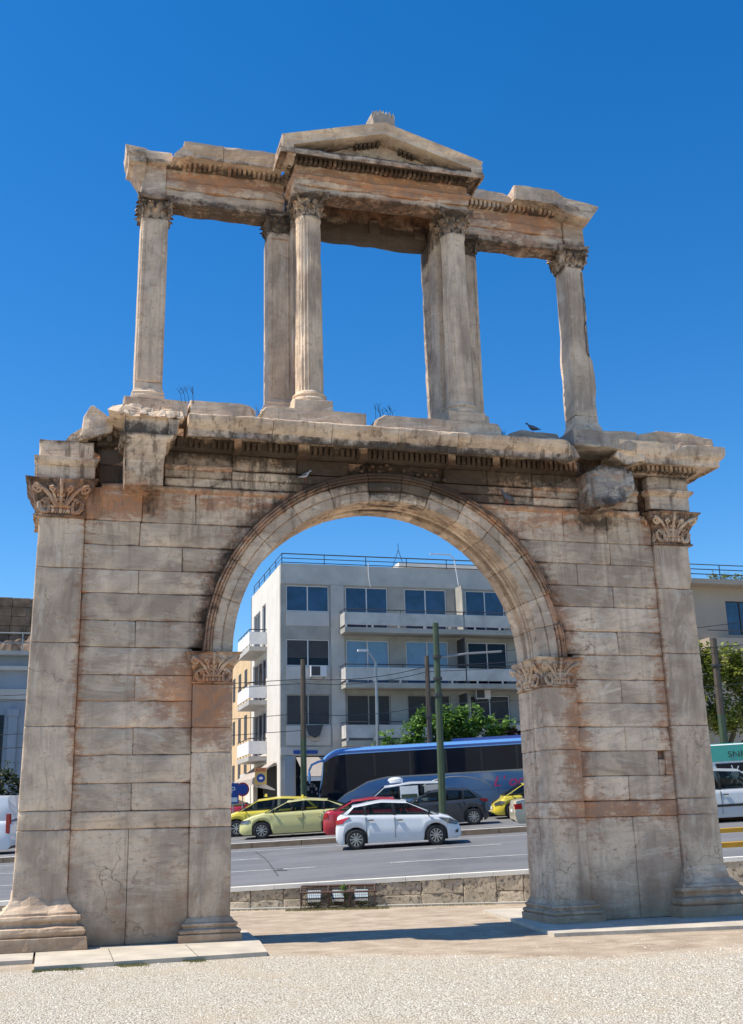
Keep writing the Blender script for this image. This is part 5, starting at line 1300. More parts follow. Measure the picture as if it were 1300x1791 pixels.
# rocky hill with masonry, far left
mb = MB(); vs = []; fs = []; nx, ny = 150, 50
for j in range(ny+1):
    for i in range(nx+1):
        u, v = i/nx, j/ny; x = -95+u*98; y = 120+v*60; h = 30.5*max(0, min(1, (2-x)/12))**.5*min(1, v*2.2)
        h = h*(.9+.25*noise.noise(Vector((x*.05, y*.05, 0)))) + (5*noise.noise(Vector((x*.12, y*.12, 3)))+2.2*noise.noise(Vector((x*.4, y*.4, 3)))+1.0*noise.noise(Vector((x*1.1, y*1.1, 3))))*min(1, v*4)
        vs.append((x, y, h))
for j in range(ny):
    for i in range(nx): a = j*(nx+1)+i; fs.append((a, a+1, a+nx+2, a+nx+1))
mb.add(vs, fs); tag(mb.build('hill', M['rock'], recalc=False), kind='structure')
hw = empty('masonry_wall', (-60, 149, 26), 'brown masonry wall with a straight sloping top on the hill at far left', 'wall')
mb = MB(True); n = 60
for j in range(6):
    x = 0
    while x < 52:
        L = 1.6+random.random()*1.2; zt = 9.6-.03*x*.9; z0 = zt*j/6; z1 = zt*(j+1)/6
        stone(mb, x+.02, x+L-.02, -.05*random.random(), 1.5, z0+.02, z1-.01, cell=1.2, wear=.1, r=.05, bulge=.05); x += L
mb.build('stone_wall', M['hillstone'], hw, smooth=True)
# right: beige building with planted roof
rbd = empty('terraced_building', (28, 40, 0), 'beige building with planted roof terrace and blue windows beyond the tree on the right', 'building')
holes = [(5.55, 8.6, 12.25, 14.35), (.9, 1.6, 12.2, 14.6), (11, 14, 12.25, 14.35)]
mb = MB(); wallholes(mb, 0, 22, 1, 15.2, 0, .3, holes); mb.box(0, 22, .31, 8, 1, 15.1); mb.build('wall', M['beige'], rbd)
for a, b, c, d in holes: window(rbd, a, b, c, d, .06, M['glassb'], leafs=3 if b-a > 2 else 1, fm=M['dark'])
mb = MB(); mb.box(2.6, 22.5, -1.0, 8.1, 15.2, 15.5); mb.build('roof_slab', M['beige'], rbd)
mb = MB(); mb.box(3.4, 22.5, -1.2, -.01, 10.75, 11.85); mb.build('balcony', M['beige'], rbd)
mb = MB()
for z in (15.8, 16.1, 16.4): mb.tube([(2.7, 6, z), (2.7, -.9, z), (22, -.9, z)], .03, 4)
for i in range(10): mb.tube([(2.7+i*2.1, -.9, 15.5), (2.7+i*2.1, -.9, 16.4)], .03, 4)
mb.tube([(3.4, -1.15, 12.3), (22, -1.15, 12.3)], .03, 4); mb.build('railing', M['dark'], rbd)
rg = random.Random(8); mb = MB(); leaves(mb, [((4.5+i*.9, -.6, 15.75), (.6, .3, .35)) for i in range(12)], 1400, .16, rg, -1); mb.build('roof_planting', M['leafy'], rbd, recalc=False)
# ------------------------------------------------------------------ trees
plant('bush', (12.5, 32.6, 2.1), [((-2.9, 0, 3.3), (1.1, .6, .7)), ((1.0, 0, 4.5), (.9, .7, .8)), ((-1.9, .2, 3.0), (1.2, .7, .8)), ((-1.2, 0, 3.9), (1.1, .8, .9)), ((.1, 0, 4.2), (1.0, .9, 1.0)), ((1.2, 0, 3.9), (1.1, .9, .9)), ((2.3, 0, 3.6), (.9, .7, .8)), ((.2, .3, 2.9), (3.4, .8, .9)), ((2.6, 0, 4.0), (1.1, .7, .8)), ((-.2, .2, 4.0), (2.4, .8, .7)), ((.45, 0, 5.0), (.3, .3, .5)), ((-1.3, 0, 4.7), (.35, .3, .45)), ((-.5, 0, 4.9), (.3, .3, .4))], 14000, .2, M['leaf'],
    'bright green leafy bush rising behind the blue coach', 'bush', seed=11, gap=.04, trunk=[([(-.5, 0, 0), (-.8, 0, 2), (-1.6, 0, 3.6)], .09, .03), ([(0, 0, 0), (.1, 0, 2), (.3, 0, 4.2)], .09, .03), ([(.6, 0, 0), (1.2, 0, 2.2), (2.3, 0, 3.6)], .09, .03)])
plant('bush', (16.0, 32.4, 2.0), [((-.2, 0, 3.7), (.55, .5, .5)), ((.3, 0, 3.3), (.6, .6, .6))], 700, .2, M['leafr'], 'small russet bush at the right end of the green one', 'bush', seed=12, gap=.1, trunk=[([(0, 0, 0), (0, 0, 2), (.1, 0, 3.6)], .07, .03)])
plant('broadleaf_tree', (26.4, 30.5, 2.2), [((-2.4, 0, 7.2), (1.6, 1.3, 1.5)), ((-3.1, 0, 8.3), (1.0, .9, .9)), ((-1.2, .2, 7.4), (1.2, 1, 1.0)), ((.6, 0, 7.2), (1.3, 1, 1.0)), ((-3.2, 0, 5.9), (1.0, 1, 1.2)), ((-3.2, 0, 4.2), (1.0, 1, 1.2)), ((-.6, 0, 6.4), (1.8, 1.5, 1.5)), ((1.4, 0, 6.2), (1.9, 1.5, 1.4)), ((-2.2, 0, 4.9), (1.7, 1.4, 1.6)), ((-2.6, .4, 8.3), (1.1, .8, .7)), ((0, 0, 4.3), (1.8, 1.5, 1.4)), ((2.2, 0, 4.4), (1.6, 1.5, 1.3)), ((-2.8, 0, 3.0), (1.2, 1, 1.3)), ((3.4, 0, 5.8), (1.5, 1.3, 1.3)), ((5.0, 0, 5.2), (1.6, 1.3, 1.6))], 24000, .22, M['leafy'],
    'yellow green broadleaf tree beside the right edge of the arch', 'tree', seed=14, gap=.06, trunk=[([(0, 0, -.2), (.1, 0, 2.5), (-.3, 0, 4.2), (-1.8, 0, 6.8)], .22, .05), ([(.1, 0, 2.5), (.9, 0, 4.2), (1.6, 0, 6)], .14, .04), ([(.05, 0, 2.2), (2.2, 0, 3.8), (4.0, 0, 5.4)], .12, .04)])
plant('hedge', (-8.3, 34, 1.5), [((-1.2, 0, 2.3), (1.2, .8, 1.5)), ((.3, 0, 2.0), (.9, .8, 1.4)), ((-2.8, 0, 2.3), (1.2, .8, 1.5)), ((.95, 0, 1.7), (.5, .6, 1.2))], 3600, .2, M['leafd'], 'dark green hedge behind the white van at the left edge', 'hedge', seed=15, gap=0, trunk=[([(-.5, 0, 0), (-.5, 0, 2)], .1, .04), ([(-2, 0, 0), (-2, 0, 2)], .1, .04)])
# ------------------------------------------------------------------ poles, lamps, signs, wires
def pole(name, top, base_st, r0, r1, mat, label, cat='pole', group=None, bands=(), mat2=None, split=None):
    s, t = base_st; b = rd(s, t); h = top-b.z
    e = empty(name, b, label, cat, group)
    mb = MB(); n = 8
    if split:
        mb.tube([(0, 0, 0), (0, 0, split)], r0, n, r1=r0*.9); mb.build('shaft', mat, e, smooth=False)
        mb = MB(); mb.tube([(0, 0, split), (0, 0, h)], r0*.9, n, r1=r1); mb.build('upper_shaft', mat2, e)
    else: mb.tube([(0, 0, 0), (0, 0, h*.5), (0, 0, h)], r0, n, r1=r1); mb.build('shaft', mat, e)
    if bands:
        for z in bands: mb = MB(); mb.lathe((0, 0, 0), [(r0*.5, z-.06), (r0*1.2, z-.05), (r0*1.2, z+.05), (r0*.5, z+.06)], 8); mb.build('band', M['dark'], e)
    return e
gp_ = pole('tram_pole', 8.82, (5.75, 14.25), .15, .115, M['green'], 'thick green painted pole in front of the blue coach, tallest in the arch opening', 'pole', 'street poles', bands=(6.3, 5.5, 4.9))
mb = MB(); mb.tube([(.1, 0, 6.3), (1.2, -.2, 6.42), (2.45, -.3, 6.5)], .045, 6); mb.build('bracket_arm', M['steel'], gp_)
p2 = pole('tram_pole', 9.2, (5.95, 25.6), .15, .11, M['rustypole'], 'thinner brown pole just left of the green pole, rising from the bush', 'pole', 'street poles', bands=(4.6,))
p3 = pole('tram_pole', 8.95, (.2, 24.0), .15, .11, M['green'], 'pole with brown top in front of the corner of the grey block', 'pole', 'street poles', mat2=M['rustypole'], split=3.9)
p4 = pole('tram_pole', 9.7, (19.55, 25.6), .20, .15, M['green'], 'green and brown pole in front of the tree on the right', 'pole', 'street poles', mat2=M['rustypole'], split=3.9, bands=(6.2,))
lp = pole('street_lamp', 9.35, (3.55, 28.6), .11, .07, M['steel'], 'slim grey lamp post with a short bent arm before the grey block', 'lamp post')
mb = MB(); h = 9.35-lp.location.z; mb.tube([(0, 0, h), (-.25, -.05, h+.35), (-.5, -.1, h+.55)], .05, 5); mb.build('arm', M['steel'], lp)
mb = MB(); mb.box(-.95, -.42, -.2, 0, h+.52, h+.62); mb.build('lamp_head', M['frame'], lp)
sp1 = empty('parking_sign', rd(-3.05, 25.0, -1.15), 'blue parking sign on a thin post beside the ochre house', 'sign'); mb = MB(); mb.tube([(0, 0, 0), (0, 0, 3.4)], .03, 5); mb.build('post', M['steel'], sp1)
mb = MB(); mb.box(-.24, .24, -.05, -.03, 2.35, 3.25); mb.build('plate', M['bluesign'], sp1); text('P', .42, M['white'], sp1, (-.13, -.055, 2.8), (pi/2, 0, 0)); mb = MB(); mb.box(-.18, .18, -.058, -.052, 2.42, 2.62); mb.build('white_field', M['white'], sp1)
sp2 = empty('no_parking_sign', rd(-2.9, 27.3, -.98), 'round blue sign with a red rim on a post under the side street awning', 'sign'); mb = MB(); mb.tube([(0, 0, 0), (0, 0, 3.0)], .03, 5); mb.build('post', M['steel'], sp2)
for r0, y, mt, nm in ((.32, -.04, 'redsign', 'rim'), (.25, -.048, 'bluesign', 'face')):
    mb = MB(); n = 20; mb.add([(r0*cos(2*pi*i/n), y, 2.75+r0*sin(2*pi*i/n)) for i in range(n)]+[(r0*cos(2*pi*i/n), y+.01, 2.75+r0*sin(2*pi*i/n)) for i in range(n)], [tuple(range(n)), tuple(range(2*n-1, n-1, -1))]+[(i, (i+1) % n, n+(i+1) % n, n+i) for i in range(n)]); mb.build(nm, M[mt], sp2)
def cable(pts, r, lb, sag=.25):
    P0 = []
    for a, b in zip(pts[:-1], pts[1:]):
        a, b = Vector(a), Vector(b)
        for i in range(9): t = i/8; q = a+(b-a)*t; q.z -= sag*4*t*(1-t); P0.append(q)
    mb = MB(); mb.tube(P0, r, 4); o = mb.build('overhead_wire', M['black']); tag(o, lb, 'cable', 'overhead wires')
a2 = Vector(p2.location); a3 = Vector(p3.location); ag = Vector(gp_.location)
cable([(-28, 36, 7.2), (a3.x, a3.y, 8.05), (a2.x, a2.y, 8.7), (32, 20, 9.6)], .016, 'upper overhead wire strung between the poles before the grey block')
cable([(-28, 36, 6.9), (a3.x, a3.y, 7.85), (a2.x, a2.y, 8.45), (32, 20, 9.3)], .014, 'second overhead wire just below the uppermost one')
cable([(-26, 30, 4.9), (a3.x, a3.y, 6.5), (a2.x, a2.y, 6.9), (32, 18, 7.8)], .014, 'lower overhead wire crossing the third storey of the grey block')
cable([(-26, 30, 4.6), (a3.x, a3.y, 5.75), (7.2, FY-.1, 5.85)], .014, 'lowest overhead wire running to the corner of the grey block')
cable([(ag.x+2.4, ag.y-.3, ag.z+6.5), (34, 10, 10.2)], .012, 'overhead wire leaving the bracket of the green pole to the right', .1)
# ------------------------------------------------------------------ vehicles
def lerp(a, b, t): return a+(b-a)*t
def curve(pts, x):
    if x <= pts[0][0]: return pts[0][1]
    for (x0, y0), (x1, y1) in zip(pts[:-1], pts[1:]):
        if x <= x1:
            t = (x-x0)/(x1-x0); t = t*t*(3-2*t)*.45+t*.55; return y0+(y1-y0)*t
    return pts[-1][1]
def wheel(par, x, y, r, side, spokes=10, wd=.2, mat=None):
    e = None
    mb = MB(); prof = [(r*.62, -wd/2), (r*.93, -wd/2), (r, -wd/2+.03), (r, wd/2-.03), (r*.93, wd/2), (r*.66, wd/2), (r*.62, wd/2-.02)]
    vs = []; fs = []; n = 28
    for q, z in prof:
        for i in range(n): a = 2*pi*i/n; vs.append((x+cos(a)*q, y+side*z, r+sin(a)*q))
    for j in range(len(prof)-1):
        for i in range(n): k = (i+1) % n; fs.append((j*n+i, j*n+k, (j+1)*n+k, (j+1)*n+i))
    mb.add(vs, fs); w = mb.build('wheel', M['tyre'], par, smooth=True)
    mb = MB(); yy = y+side*(wd/2-.015)
    def disc(q, y0, y1, nn=24):
        v = [(x+cos(2*pi*i/nn)*q, y0, r+sin(2*pi*i/nn)*q) for i in range(nn)]+[(x+cos(2*pi*i/nn)*q, y1, r+sin(2*pi*i/nn)*q) for i in range(nn)]
        mb.add(v, [tuple(range(nn)), tuple(range(2*nn-1, nn-1, -1))]+[(i, (i+1) % nn, nn+(i+1) % nn, nn+i) for i in range(nn)])
    disc(r*.16, yy-.03, yy+.004)
    for i in range(spokes):
        a = 2*pi*i/spokes; c, s = cos(a), sin(a); w0, w1 = r*.05, r*.075
        p = [(x+c*r*.12-s*w0, yy, r+s*r*.12+c*w0), (x+c*r*.66-s*w1, yy-.004, r+s*r*.66+c*w1), (x+c*r*.66+s*w1, yy-.004, r+s*r*.66-c*w1), (x+c*r*.12+s*w0, yy, r+s*r*.12-c*w0)]
        mb.add(p+[(a_, b_-side*.02, c_) for a_, b_, c_ in p], [(0, 1, 2, 3), (0, 1, 5, 4), (2, 3, 7, 6)])
    nn = 28; v = []
    for q in (r*.60, r*.68):
        v += [(x+cos(2*pi*i/nn)*q, yy, r+sin(2*pi*i/nn)*q) for i in range(nn)]
    mb.add(v, [(i, (i+1) % nn, nn+(i+1) % nn, nn+i) for i in range(nn)])
    mb.build('rim', mat or M['rim'], w)
    return w
def car(name, s, t, flip, label, paintm,  L=4.0, W=1.74, H=1.455, belt=.92, hood=None, trunk=None, wb=2.53, wx=None, wr=.31, A=(.95, 1.75), C=(-1.35, -1.75), pil=(.12,), roof=None,
        beltrise=.06, group='cars on the avenue', cat='car', clear=.17, spokes=10, boxy=0, rear_lamp=None, front_lamp=None, decklid=None, panes=None, wmat=None, dz=0, driver=False, blackpil=1, roofrail=False, quarter=None):
    """x forward. A=(roof end, cowl) of the windscreen, C=(roof end, base) of the rear window"""
    o = empty(name, rd(s, t, .0+dz), label, cat, group); o.rotation_euler = road_rot(flip)
    hf, hr = L/2, -L/2; fx = wx if wx is not None else hf-.83; rx = fx-wb
    hood = hood or [(A[1], belt+.02), (hf-.45, belt-.12), (hf-.12, belt-.28), (hf, belt-.48)]
    trunk = trunk or [(hr, belt-.35), (hr+.08, belt-.05), (C[1], belt+beltrise)]
    def deck(x):
        if x >= A[1]: return curve(hood, x)
        if x <= C[1]: return curve(trunk, x)
        return lerp(belt+beltrise, belt+.02, (x-C[1])/(A[1]-C[1]))
    def half(x):
        e = 0
        if x > hf-.7: e = ((x-hf+.7)/.7)**2.6*.26
        if x < hr+.5: e = ((hr+.5-x)/.5)**2.6*(.16 if not boxy else .05)
        return W/2*(1-e)
    def low(x):
        z = clear
        for wxx in (fx, rx):
            d = abs(x-wxx); R_ = wr+.055
            if d < R_: z = max(z, wr+sqrt(R_*R_-d*d))
        if x > hf-.12: z = max(z, lerp(clear, .26, (x-hf+.12)/.12))
        if x < hr+.12: z = max(z, lerp(clear, .30, (hr+.12-x)/.12))
        return z
    xs = sorted(set([round(hr+L*i/56, 4) for i in range(57)]+[round(w_+(wr+.055)*cos(pi*k/14), 4) for w_ in (fx, rx) for k in range(15)]))
    vs = []; fs = []; mi = []; ring = 15
    for x in xs:
        h = half(x); z0, z1 = low(x), deck(x); zz = [0, .12, .30, .55, .78, .93]
        pts = [(-h*.93, z0)]+[(-h*(.955+.045*sin(pi*min(1, u*1.15))), lerp(z0, z1-.03, u)) for u in (.15, .38, .62, .84)]+[(-h*.955, z1-.035), (-h*.90, z1-.004), (-h*.5, z1+.012)]
        full = pts+[(0, z1+.02)]+[(-y, z) for y, z in pts[::-1]]
        ring = len(full)
        for y, z in full: vs.append((x, y, z))
    for i in range(len(xs)-1):
        xm = (xs[i]+xs[i+1])/2
        for j in range(ring-1):
            fs.append((i*ring+j, (i+1)*ring+j, (i+1)*ring+j+1, i*ring+j+1))
    fs += [tuple(range(ring)), tuple((len(xs)-1)*ring+j for j in range(ring-1, -1, -1))]
    mb = MB(); mb.add(vs, fs)
    for k, f in enumerate(fs[:-2]):
        i, j = divmod(k, ring-1); xm = (xs[i]+xs[i+1])/2
        if 6 <= j <= ring-8+0 and C[1]+.1 < xm < A[1]-.1: mb.mi[k] = 1
    body = mb.build('body', [paintm, M['interior']], o, smooth=False)
    me = body.data
    for p_ in me.polygons: p_.use_smooth = len(p_.vertices) == 4
    # greenhouse ---------------------------------------------------------------
    rf = roof or [(C[0], H-.06), ((A[0]+C[0])/2, H), (A[0], H-.05)]
    tum = .17 if not boxy else .09
    def bel(x, sd): h = half(x); return Vector((x, sd*h*.935, deck(x)-.012))
    def rof(x, sd): h = half(min(max(x, hr+.5), hf-.7)); return Vector((x, sd*(h-tum), curve(rf, x)-.045))
    cols = [(A[1], A[0])]+[(p_, p_-(.02 if boxy else .04)) for p_ in pil]+[(C[1], C[0])]
    frame = MB(); gl = []
    pw = .05
    def surf(sd, xb, xt, v):
        b, r_ = bel(xb, sd), rof(xt, sd); q = b.lerp(r_, v); q.y += sd*.03*sin(pi*v); return q
    for sd in (-1, 1):
        for ci in range(len(cols)-1):
            (b0, t0), (b1, t1) = cols[ci], cols[ci+1]; nU, nV = 10, 6
            lb0 = .09 if ci == 0 else pw; lb1 = (.16 if not boxy else .07) if ci == len(cols)-2 else pw
            us = [0]+[lerp(lb0/abs(b0-b1), 1-lb1/abs(b0-b1), k/(nU-2)) for k in range(nU-1)]+[1]; vs_ = [0, .04]+[lerp(.04, .93, k/nV) for k in range(1, nV+1)]+[1]
            P_ = [[surf(sd, lerp(b0, b1, u), lerp(t0, t1, u), v) for v in vs_] for u in us]
            fv = []; ff_ = []; gv = []; gf = []
            nv = len(vs_)
            for r_ in P_: fv += r_
            for i in range(len(us)-1):
                for j in range(nv-1):
                    f = (i*nv+j, (i+1)*nv+j, (i+1)*nv+j+1, i*nv+j+1)
                    isg = 0 < i < len(us)-2 and 0 < j < nv-2
                    if ci == 0 and isg and (us[i]+us[i+1])/2 < .0: isg = False
                    (gf if isg else ff_).append(f)
            if panes and panes[ci] == 0: ff_ += gf; gf = []
            if blackpil:
                pf = [f for f in ff_ if ((f[0]//nv == 0 and ci > 0) or (f[0]//nv == len(us)-2 and ci < len(cols)-2)) and f[0] % nv < nv-2]
                ff_ = [f for f in ff_ if f not in pf]
                if pf: g_ = MB(); g_.add([v.copy() for v in fv], pf); gl.append(('pillar', g_))
            frame.add(fv, ff_)
            if gf: g_ = MB(); g_.add([v-Vector((0, sd*.004, 0)) for v in fv], gf); gl.append(('side_window', g_))
    # roof
    n = 14; vs = []; fs = []; xr = [lerp(A[0], C[0], i/n) for i in range(n+1)]
    for x in xr:
        a, b = rof(x, -1), rof(x, 1)
        for k in range(9):
            u = k/8; q = a.lerp(b, u); q.z += .045*(1-abs(2*u-1)**3); vs.append(q)
    for i in range(n):
        for k in range(8): fs.append((i*9+k, (i+1)*9+k, (i+1)*9+k+1, i*9+k+1))
    frame.add(vs, fs)
    fo = frame.build('roof', [paintm], o); 
    for p_ in fo.data.polygons: p_.use_smooth = True
    for nm, g_ in gl: g_.build(nm, M['carglass'] if nm != 'pillar' else M['black'], o, smooth=True)
    for nm, (xb, xt) in (('windscreen', (A[1], A[0])), ('rear_window', (C[1], C[0]))):
        vs = []; fs = []
        for i in range(7):
            v = i/6
            for k in range(9):
                u = k/8; a, b = surf(-1, xb, xt, v), surf(1, xb, xt, v); q = a.lerp(b, u); q.z += (.03 if i < 6 else .045)*(1-abs(2*u-1)**3); q.x += (.05 if xb > 0 else -.05)*(1-(2*u-1)**2)*(1-v*.8); vs.append(q)
        for i in range(6):
            for k in range(8): fs.append((i*9+k, (i+1)*9+k, (i+1)*9+k+1, i*9+k+1))
        g_ = MB(); g_.add(vs, fs); g_.build(nm, M['carglass'] if not (boxy and xb < 0) else paintm, o, smooth=True)
    # dark underbody fills the arches
    mb = MB(); mb.box(hr+.25, hf-.25, -W/2+.26, W/2-.26, .16, .62)
    for w_ in (fx, rx):
        mb.box(w_-wr-.05, w_+wr+.05, -W/2+.05, -W/2+.27, wr, wr+.30); mb.box(w_-wr-.05, w_+wr+.05, W/2-.27, W/2-.05, wr, wr+.30)
    mb.build('underbody', M['black'], o)
    for w_ in (fx, rx):
        for sd in (-1, 1): wheel(o, w_, sd*(W/2-.115), wr, sd, spokes, mat=wmat)
    # lamps, bumper trims, mirrors, handles, door gaps
    for sd in (-1, 1):
        fl_ = front_lamp or [(hf-.62, .70), (hf-.30, .76), (hf-.06, .66), (hf-.05, .58), (hf-.32, .60)]
        mb = MB(); v = []
        for (x, z) in fl_: v.append((x, sd*(half(x)*1.0+.006), z))
        v2 = [(x-.02, y-sd*.12, z) for x, y, z in v]; n = len(v)
        mb.add(v+v2, [tuple(range(n))]+[(i, (i+1) % n, n+(i+1) % n, n+i) for i in range(n)]); mb.build('headlight', M['lamp'], o)
        rl = rear_lamp or [(hr+.02, .72), (hr+.05, .90), (hr+.34, .88), (hr+.26, .78)]
        mb = MB(); v = [(x, sd*(half(x)+.005), z) for x, z in rl]; v2 = [(x-.01, y-sd*.2, z) for x, y, z in v]; n = len(v)
        mb.add(v+v2, [tuple(range(n))]+[(i, (i+1) % n, n+(i+1) % n, n+i) for i in range(n)]); mb.build('tail_light', M['red'], o)
        mb = MB(); xm = A[1]-.32; b_ = bel(xm, sd); mb.ell((xm, b_.y+sd*.13, b_.z+.08), (.07, .10, .07), 10, 6); mb.tube([(xm, b_.y, b_.z), (xm, b_.y+sd*.08, b_.z+.05)], .02, 5); mb.build('wing_mirror', M['black'] if not boxy else M['black'], o, smooth=True)
        for i, p_ in enumerate(pil[:2]):
            h = half(p_); z1 = deck(p_)-.05
            mb = MB(); mb.box(p_-.005, p_+.005, min(sd*(h*.96), sd*(h*1.003)), max(sd*(h*.96), sd*(h*1.003)), .30, z1); mb.build('door_gap', M['black'], o)
            mb = MB(); x = p_+.08 if i == 0 else p_+.08; y = sd*(h+.015); mb.box(x, x+.17, min(y-sd*.03, y+sd*.012), max(y-sd*.03, y+sd*.012), z1-.13, z1-.10); mb.build('door_handle', M['black'] if paintm is not M.get('taxi') else paintm, o)
    mb = MB(); mb.box(hf-.16, hf-.005, -.5, .5, .34, .48); mb.build('grille', M['black'], o)
    mb = MB(); mb.box(hf-.01, hf+.012, -.26, .26, .40, .51); mb.box(hr-.012, hr+.01, -.26, .26, .55, .66); mb.build('number_plate', M['white'], o)
    # seats
    for x, tag_ in ((A[1]-1.25, 1), (A[1]-2.1, 0)):
        for y in (-.36, .36):
            mb = MB(); mb.ell((x, y, belt+.0), (.10, .23, .26), 10, 6); mb.ell((x-.02, y, belt+.27), (.06, .12, .10), 10, 6); mb.build('seat', M['black'], o, smooth=True)
    if driver:
        d = empty('person', o.location, driver, 'person', 'drivers in the cars'); d.rotation_euler = o.rotation_euler
        dx = A[1]-1.05; dy = .36; z0 = belt-.25
        st = [(0, -.02, .17, .13), (.12, -.02, .19, .13), (.24, -.01, .21, .12), (.33, 0, .20, .10), (.38, 0, .12, .08), (.41, .0, .055, .055), (.46, .01, .055, .058), (.50, .02, .07, .085), (.56, .025, .078, .098), (.62, .02, .077, .098), (.67, .01, .06, .08), (.70, .005, .02, .03)]
        vs = []; n = 14; fs = []
        for z, x, ry, rx_ in st:
            for i in range(n): a = 2*pi*i/n; vs.append((dx+x+cos(a)*rx_, dy+sin(a)*ry, z0+z))
        # nose
        for j in range(len(st)-1):
            for i in range(n): q = (i+1) % n; fs.append((j*n+i, j*n+q, (j+1)*n+q, (j+1)*n+i))
        fs += [tuple(range(n)), tuple((len(st)-1)*n+i for i in range(n-1, -1, -1))]
        vs[8*n] = (vs[8*n][0]+.03, vs[8*n][1], vs[8*n][2]); mb = MB(); mb.add(vs, fs); bb = mb.build('body', [M['skin'], M['shirt']], d, smooth=True)
        for p_ in bb.data.polygons:
            if p_.center.z < z0+.385: p_.material_index = 1
        mb = MB(); mb.ell((dx-.005, dy, z0+.625), (.10, .088, .10), 12, 7); mb.build('hair', M['hair'], d, smooth=True)
        for sd in (-1, 1):
            mb = MB(); mb.tube([(dx+.0, dy+sd*.19, z0+.32), (dx+.10, dy+sd*.22, z0+.12), (dx+.34, dy+sd*.16, z0+.2)], .045, 7, r1=.035); mb.build('sleeve', M['shirt'], d, smooth=True)
            mb = MB(); mb.ell((dx+.37, dy+sd*.15, z0+.22), (.045, .03, .035), 8, 5)
            for q in range(4): mb.tube([(dx+.38, dy+sd*(.13+.012*q), z0+.235), (dx+.42, dy+sd*(.128+.012*q), z0+.23), (dx+.425, dy+sd*(.128+.012*q), z0+.205)], .007, 4)
            mb.build('hand', M['skin'], d)
    return o
WHITE = paint('white_car_paint', (.72, .74, .76)); CREAM = paint('pale_yellow_taxi_paint', (.62, .58, .24)); YEL = paint('yellow_taxi_paint', (.78, .62, .05)); REDP = paint('red_car_paint', (.42, .015, .03)); GREY = paint('dark_grey_car_paint', (.035, .038, .045)); DBLU = paint('dark_blue_car_paint', (.02, .03, .07)); CRM = paint('cream_car_paint', (.60, .52, .36)); SILV = paint('silver_van_paint', (.55, .57, .58))
M['taxi'] = CREAM
mic = car('hatchback_car', 4.07, 10.15, False, 'white hatchback driving right in front of the other cars', WHITE, L=3.92, W=1.74, H=1.45, belt=.90, wb=2.5, wx=1.17, wr=.31, A=(.30, 1.28), C=(-1.42, -1.74), pil=(-.10, -1.0), beltrise=.17, hood=[(1.28, .93), (1.6, .84), (1.88, .66), (1.96, .45)], trunk=[(-1.96, .62), (-1.91, .98), (-1.74, 1.07)],
          rear_lamp=[(-1.93, .78), (-1.95, .90), (-1.50, 1.0), (-1.62, .92), (-1.74, .80)], front_lamp=[(1.28, .84), (1.62, .80), (1.90, .66), (1.84, .58), (1.55, .64)], roof=[(-1.42, 1.33), (-.5, 1.45), (.30, 1.39)], driver='dark haired driver at the wheel of the white hatchback', blackpil=1, spokes=10)
mb = MB(); mb.add([(1.78, -.80, .34), (1.92, -.66, .36), (1.90, -.68, .46), (1.80, -.80, .42)], [(0, 1, 2, 3)]); mb.build('fog_lamp', M['black'], mic)
oct_ = car('taxi', .38, 18.75, True, 'pale yellow liftback taxi heading left, nearest of the yellow taxis on the left', CREAM, L=4.62, W=1.81, H=1.44, belt=.93, wb=2.69, wx=1.43, wr=.325, A=(.42, 1.28), C=(-1.15, -2.02), pil=(-.18, -1.0), beltrise=.07, hood=[(1.28, .96), (1.75, .87), (2.18, .72), (2.31, .5)], trunk=[(-2.31, .7), (-2.27, .98), (-2.02, 1.03)],
           front_lamp=[(1.88, .74), (2.22, .70), (2.27, .60), (1.98, .60)], roof=[(-1.15, 1.36), (-.3, 1.43), (.42, 1.37)], spokes=9, driver='dark haired driver inside the pale yellow taxi', blackpil=1, group='yellow taxis')
def taxisign(o, x, z):
    mb = MB(); mb.add([(x-.06, -.16, z), (x+.06, -.16, z), (x+.06, .16, z), (x-.06, .16, z), (x-.035, -.13, z+.12), (x+.035, -.13, z+.12), (x+.035, .13, z+.12), (x-.035, .13, z+.12)], [(0, 1, 5, 4), (1, 2, 6, 5), (2, 3, 7, 6), (3, 0, 4, 7), (4, 5, 6, 7), (0, 3, 2, 1)]); mb.build('roof_sign', YEL, o)
taxisign(oct_, -.15, 1.44)
tx2 = car('taxi', -.95, 21.3, True, 'bright yellow taxi half hidden behind the pale one at the left pier', YEL, L=4.6, W=1.8, H=1.5, belt=.96, wb=2.7, wx=1.38, wr=.33, A=(.5, 1.3), C=(-1.5, -1.95), pil=(-.12, -1.1), roof=[(-1.5, 1.42), (-.4, 1.49), (.5, 1.42)], spokes=8, group='yellow taxis'); taxisign(tx2, .2, 1.5)
red = car('sedan_car', 3.62, 15.65, False, 'dark red car almost hidden behind the white hatchback, its tail showing at the left', REDP, L=4.3, W=1.75, H=1.40, belt=.92, A=(.45, 1.25), C=(-1.1, -1.75), beltrise=.08, trunk=[(-2.15, .72), (-2.09, .93), (-1.95, 1.0), (-1.75, 1.0)], rear_lamp=[(-2.13, .74), (-2.11, .9), (-1.98, .93), (-1.96, .78)])
yar = car('hatchback_car', 5.93, 19.75, True, 'dark grey hatchback heading left behind the green pole', GREY, L=3.9, W=1.73, H=1.48, belt=.93, wb=2.56, wx=1.23, wr=.325, A=(.35, 1.2), C=(-1.25, -1.72), pil=(-.05, -.95), beltrise=.10, trunk=[(-1.95, .6), (-1.88, .98), (-1.72, 1.04)], rear_lamp=[(-1.93, .86), (-1.93, .98), (-1.60, 1.0), (-1.72, .90)], roof=[(-1.25, 1.40), (-.3, 1.47), (.35, 1.40)], spokes=10)
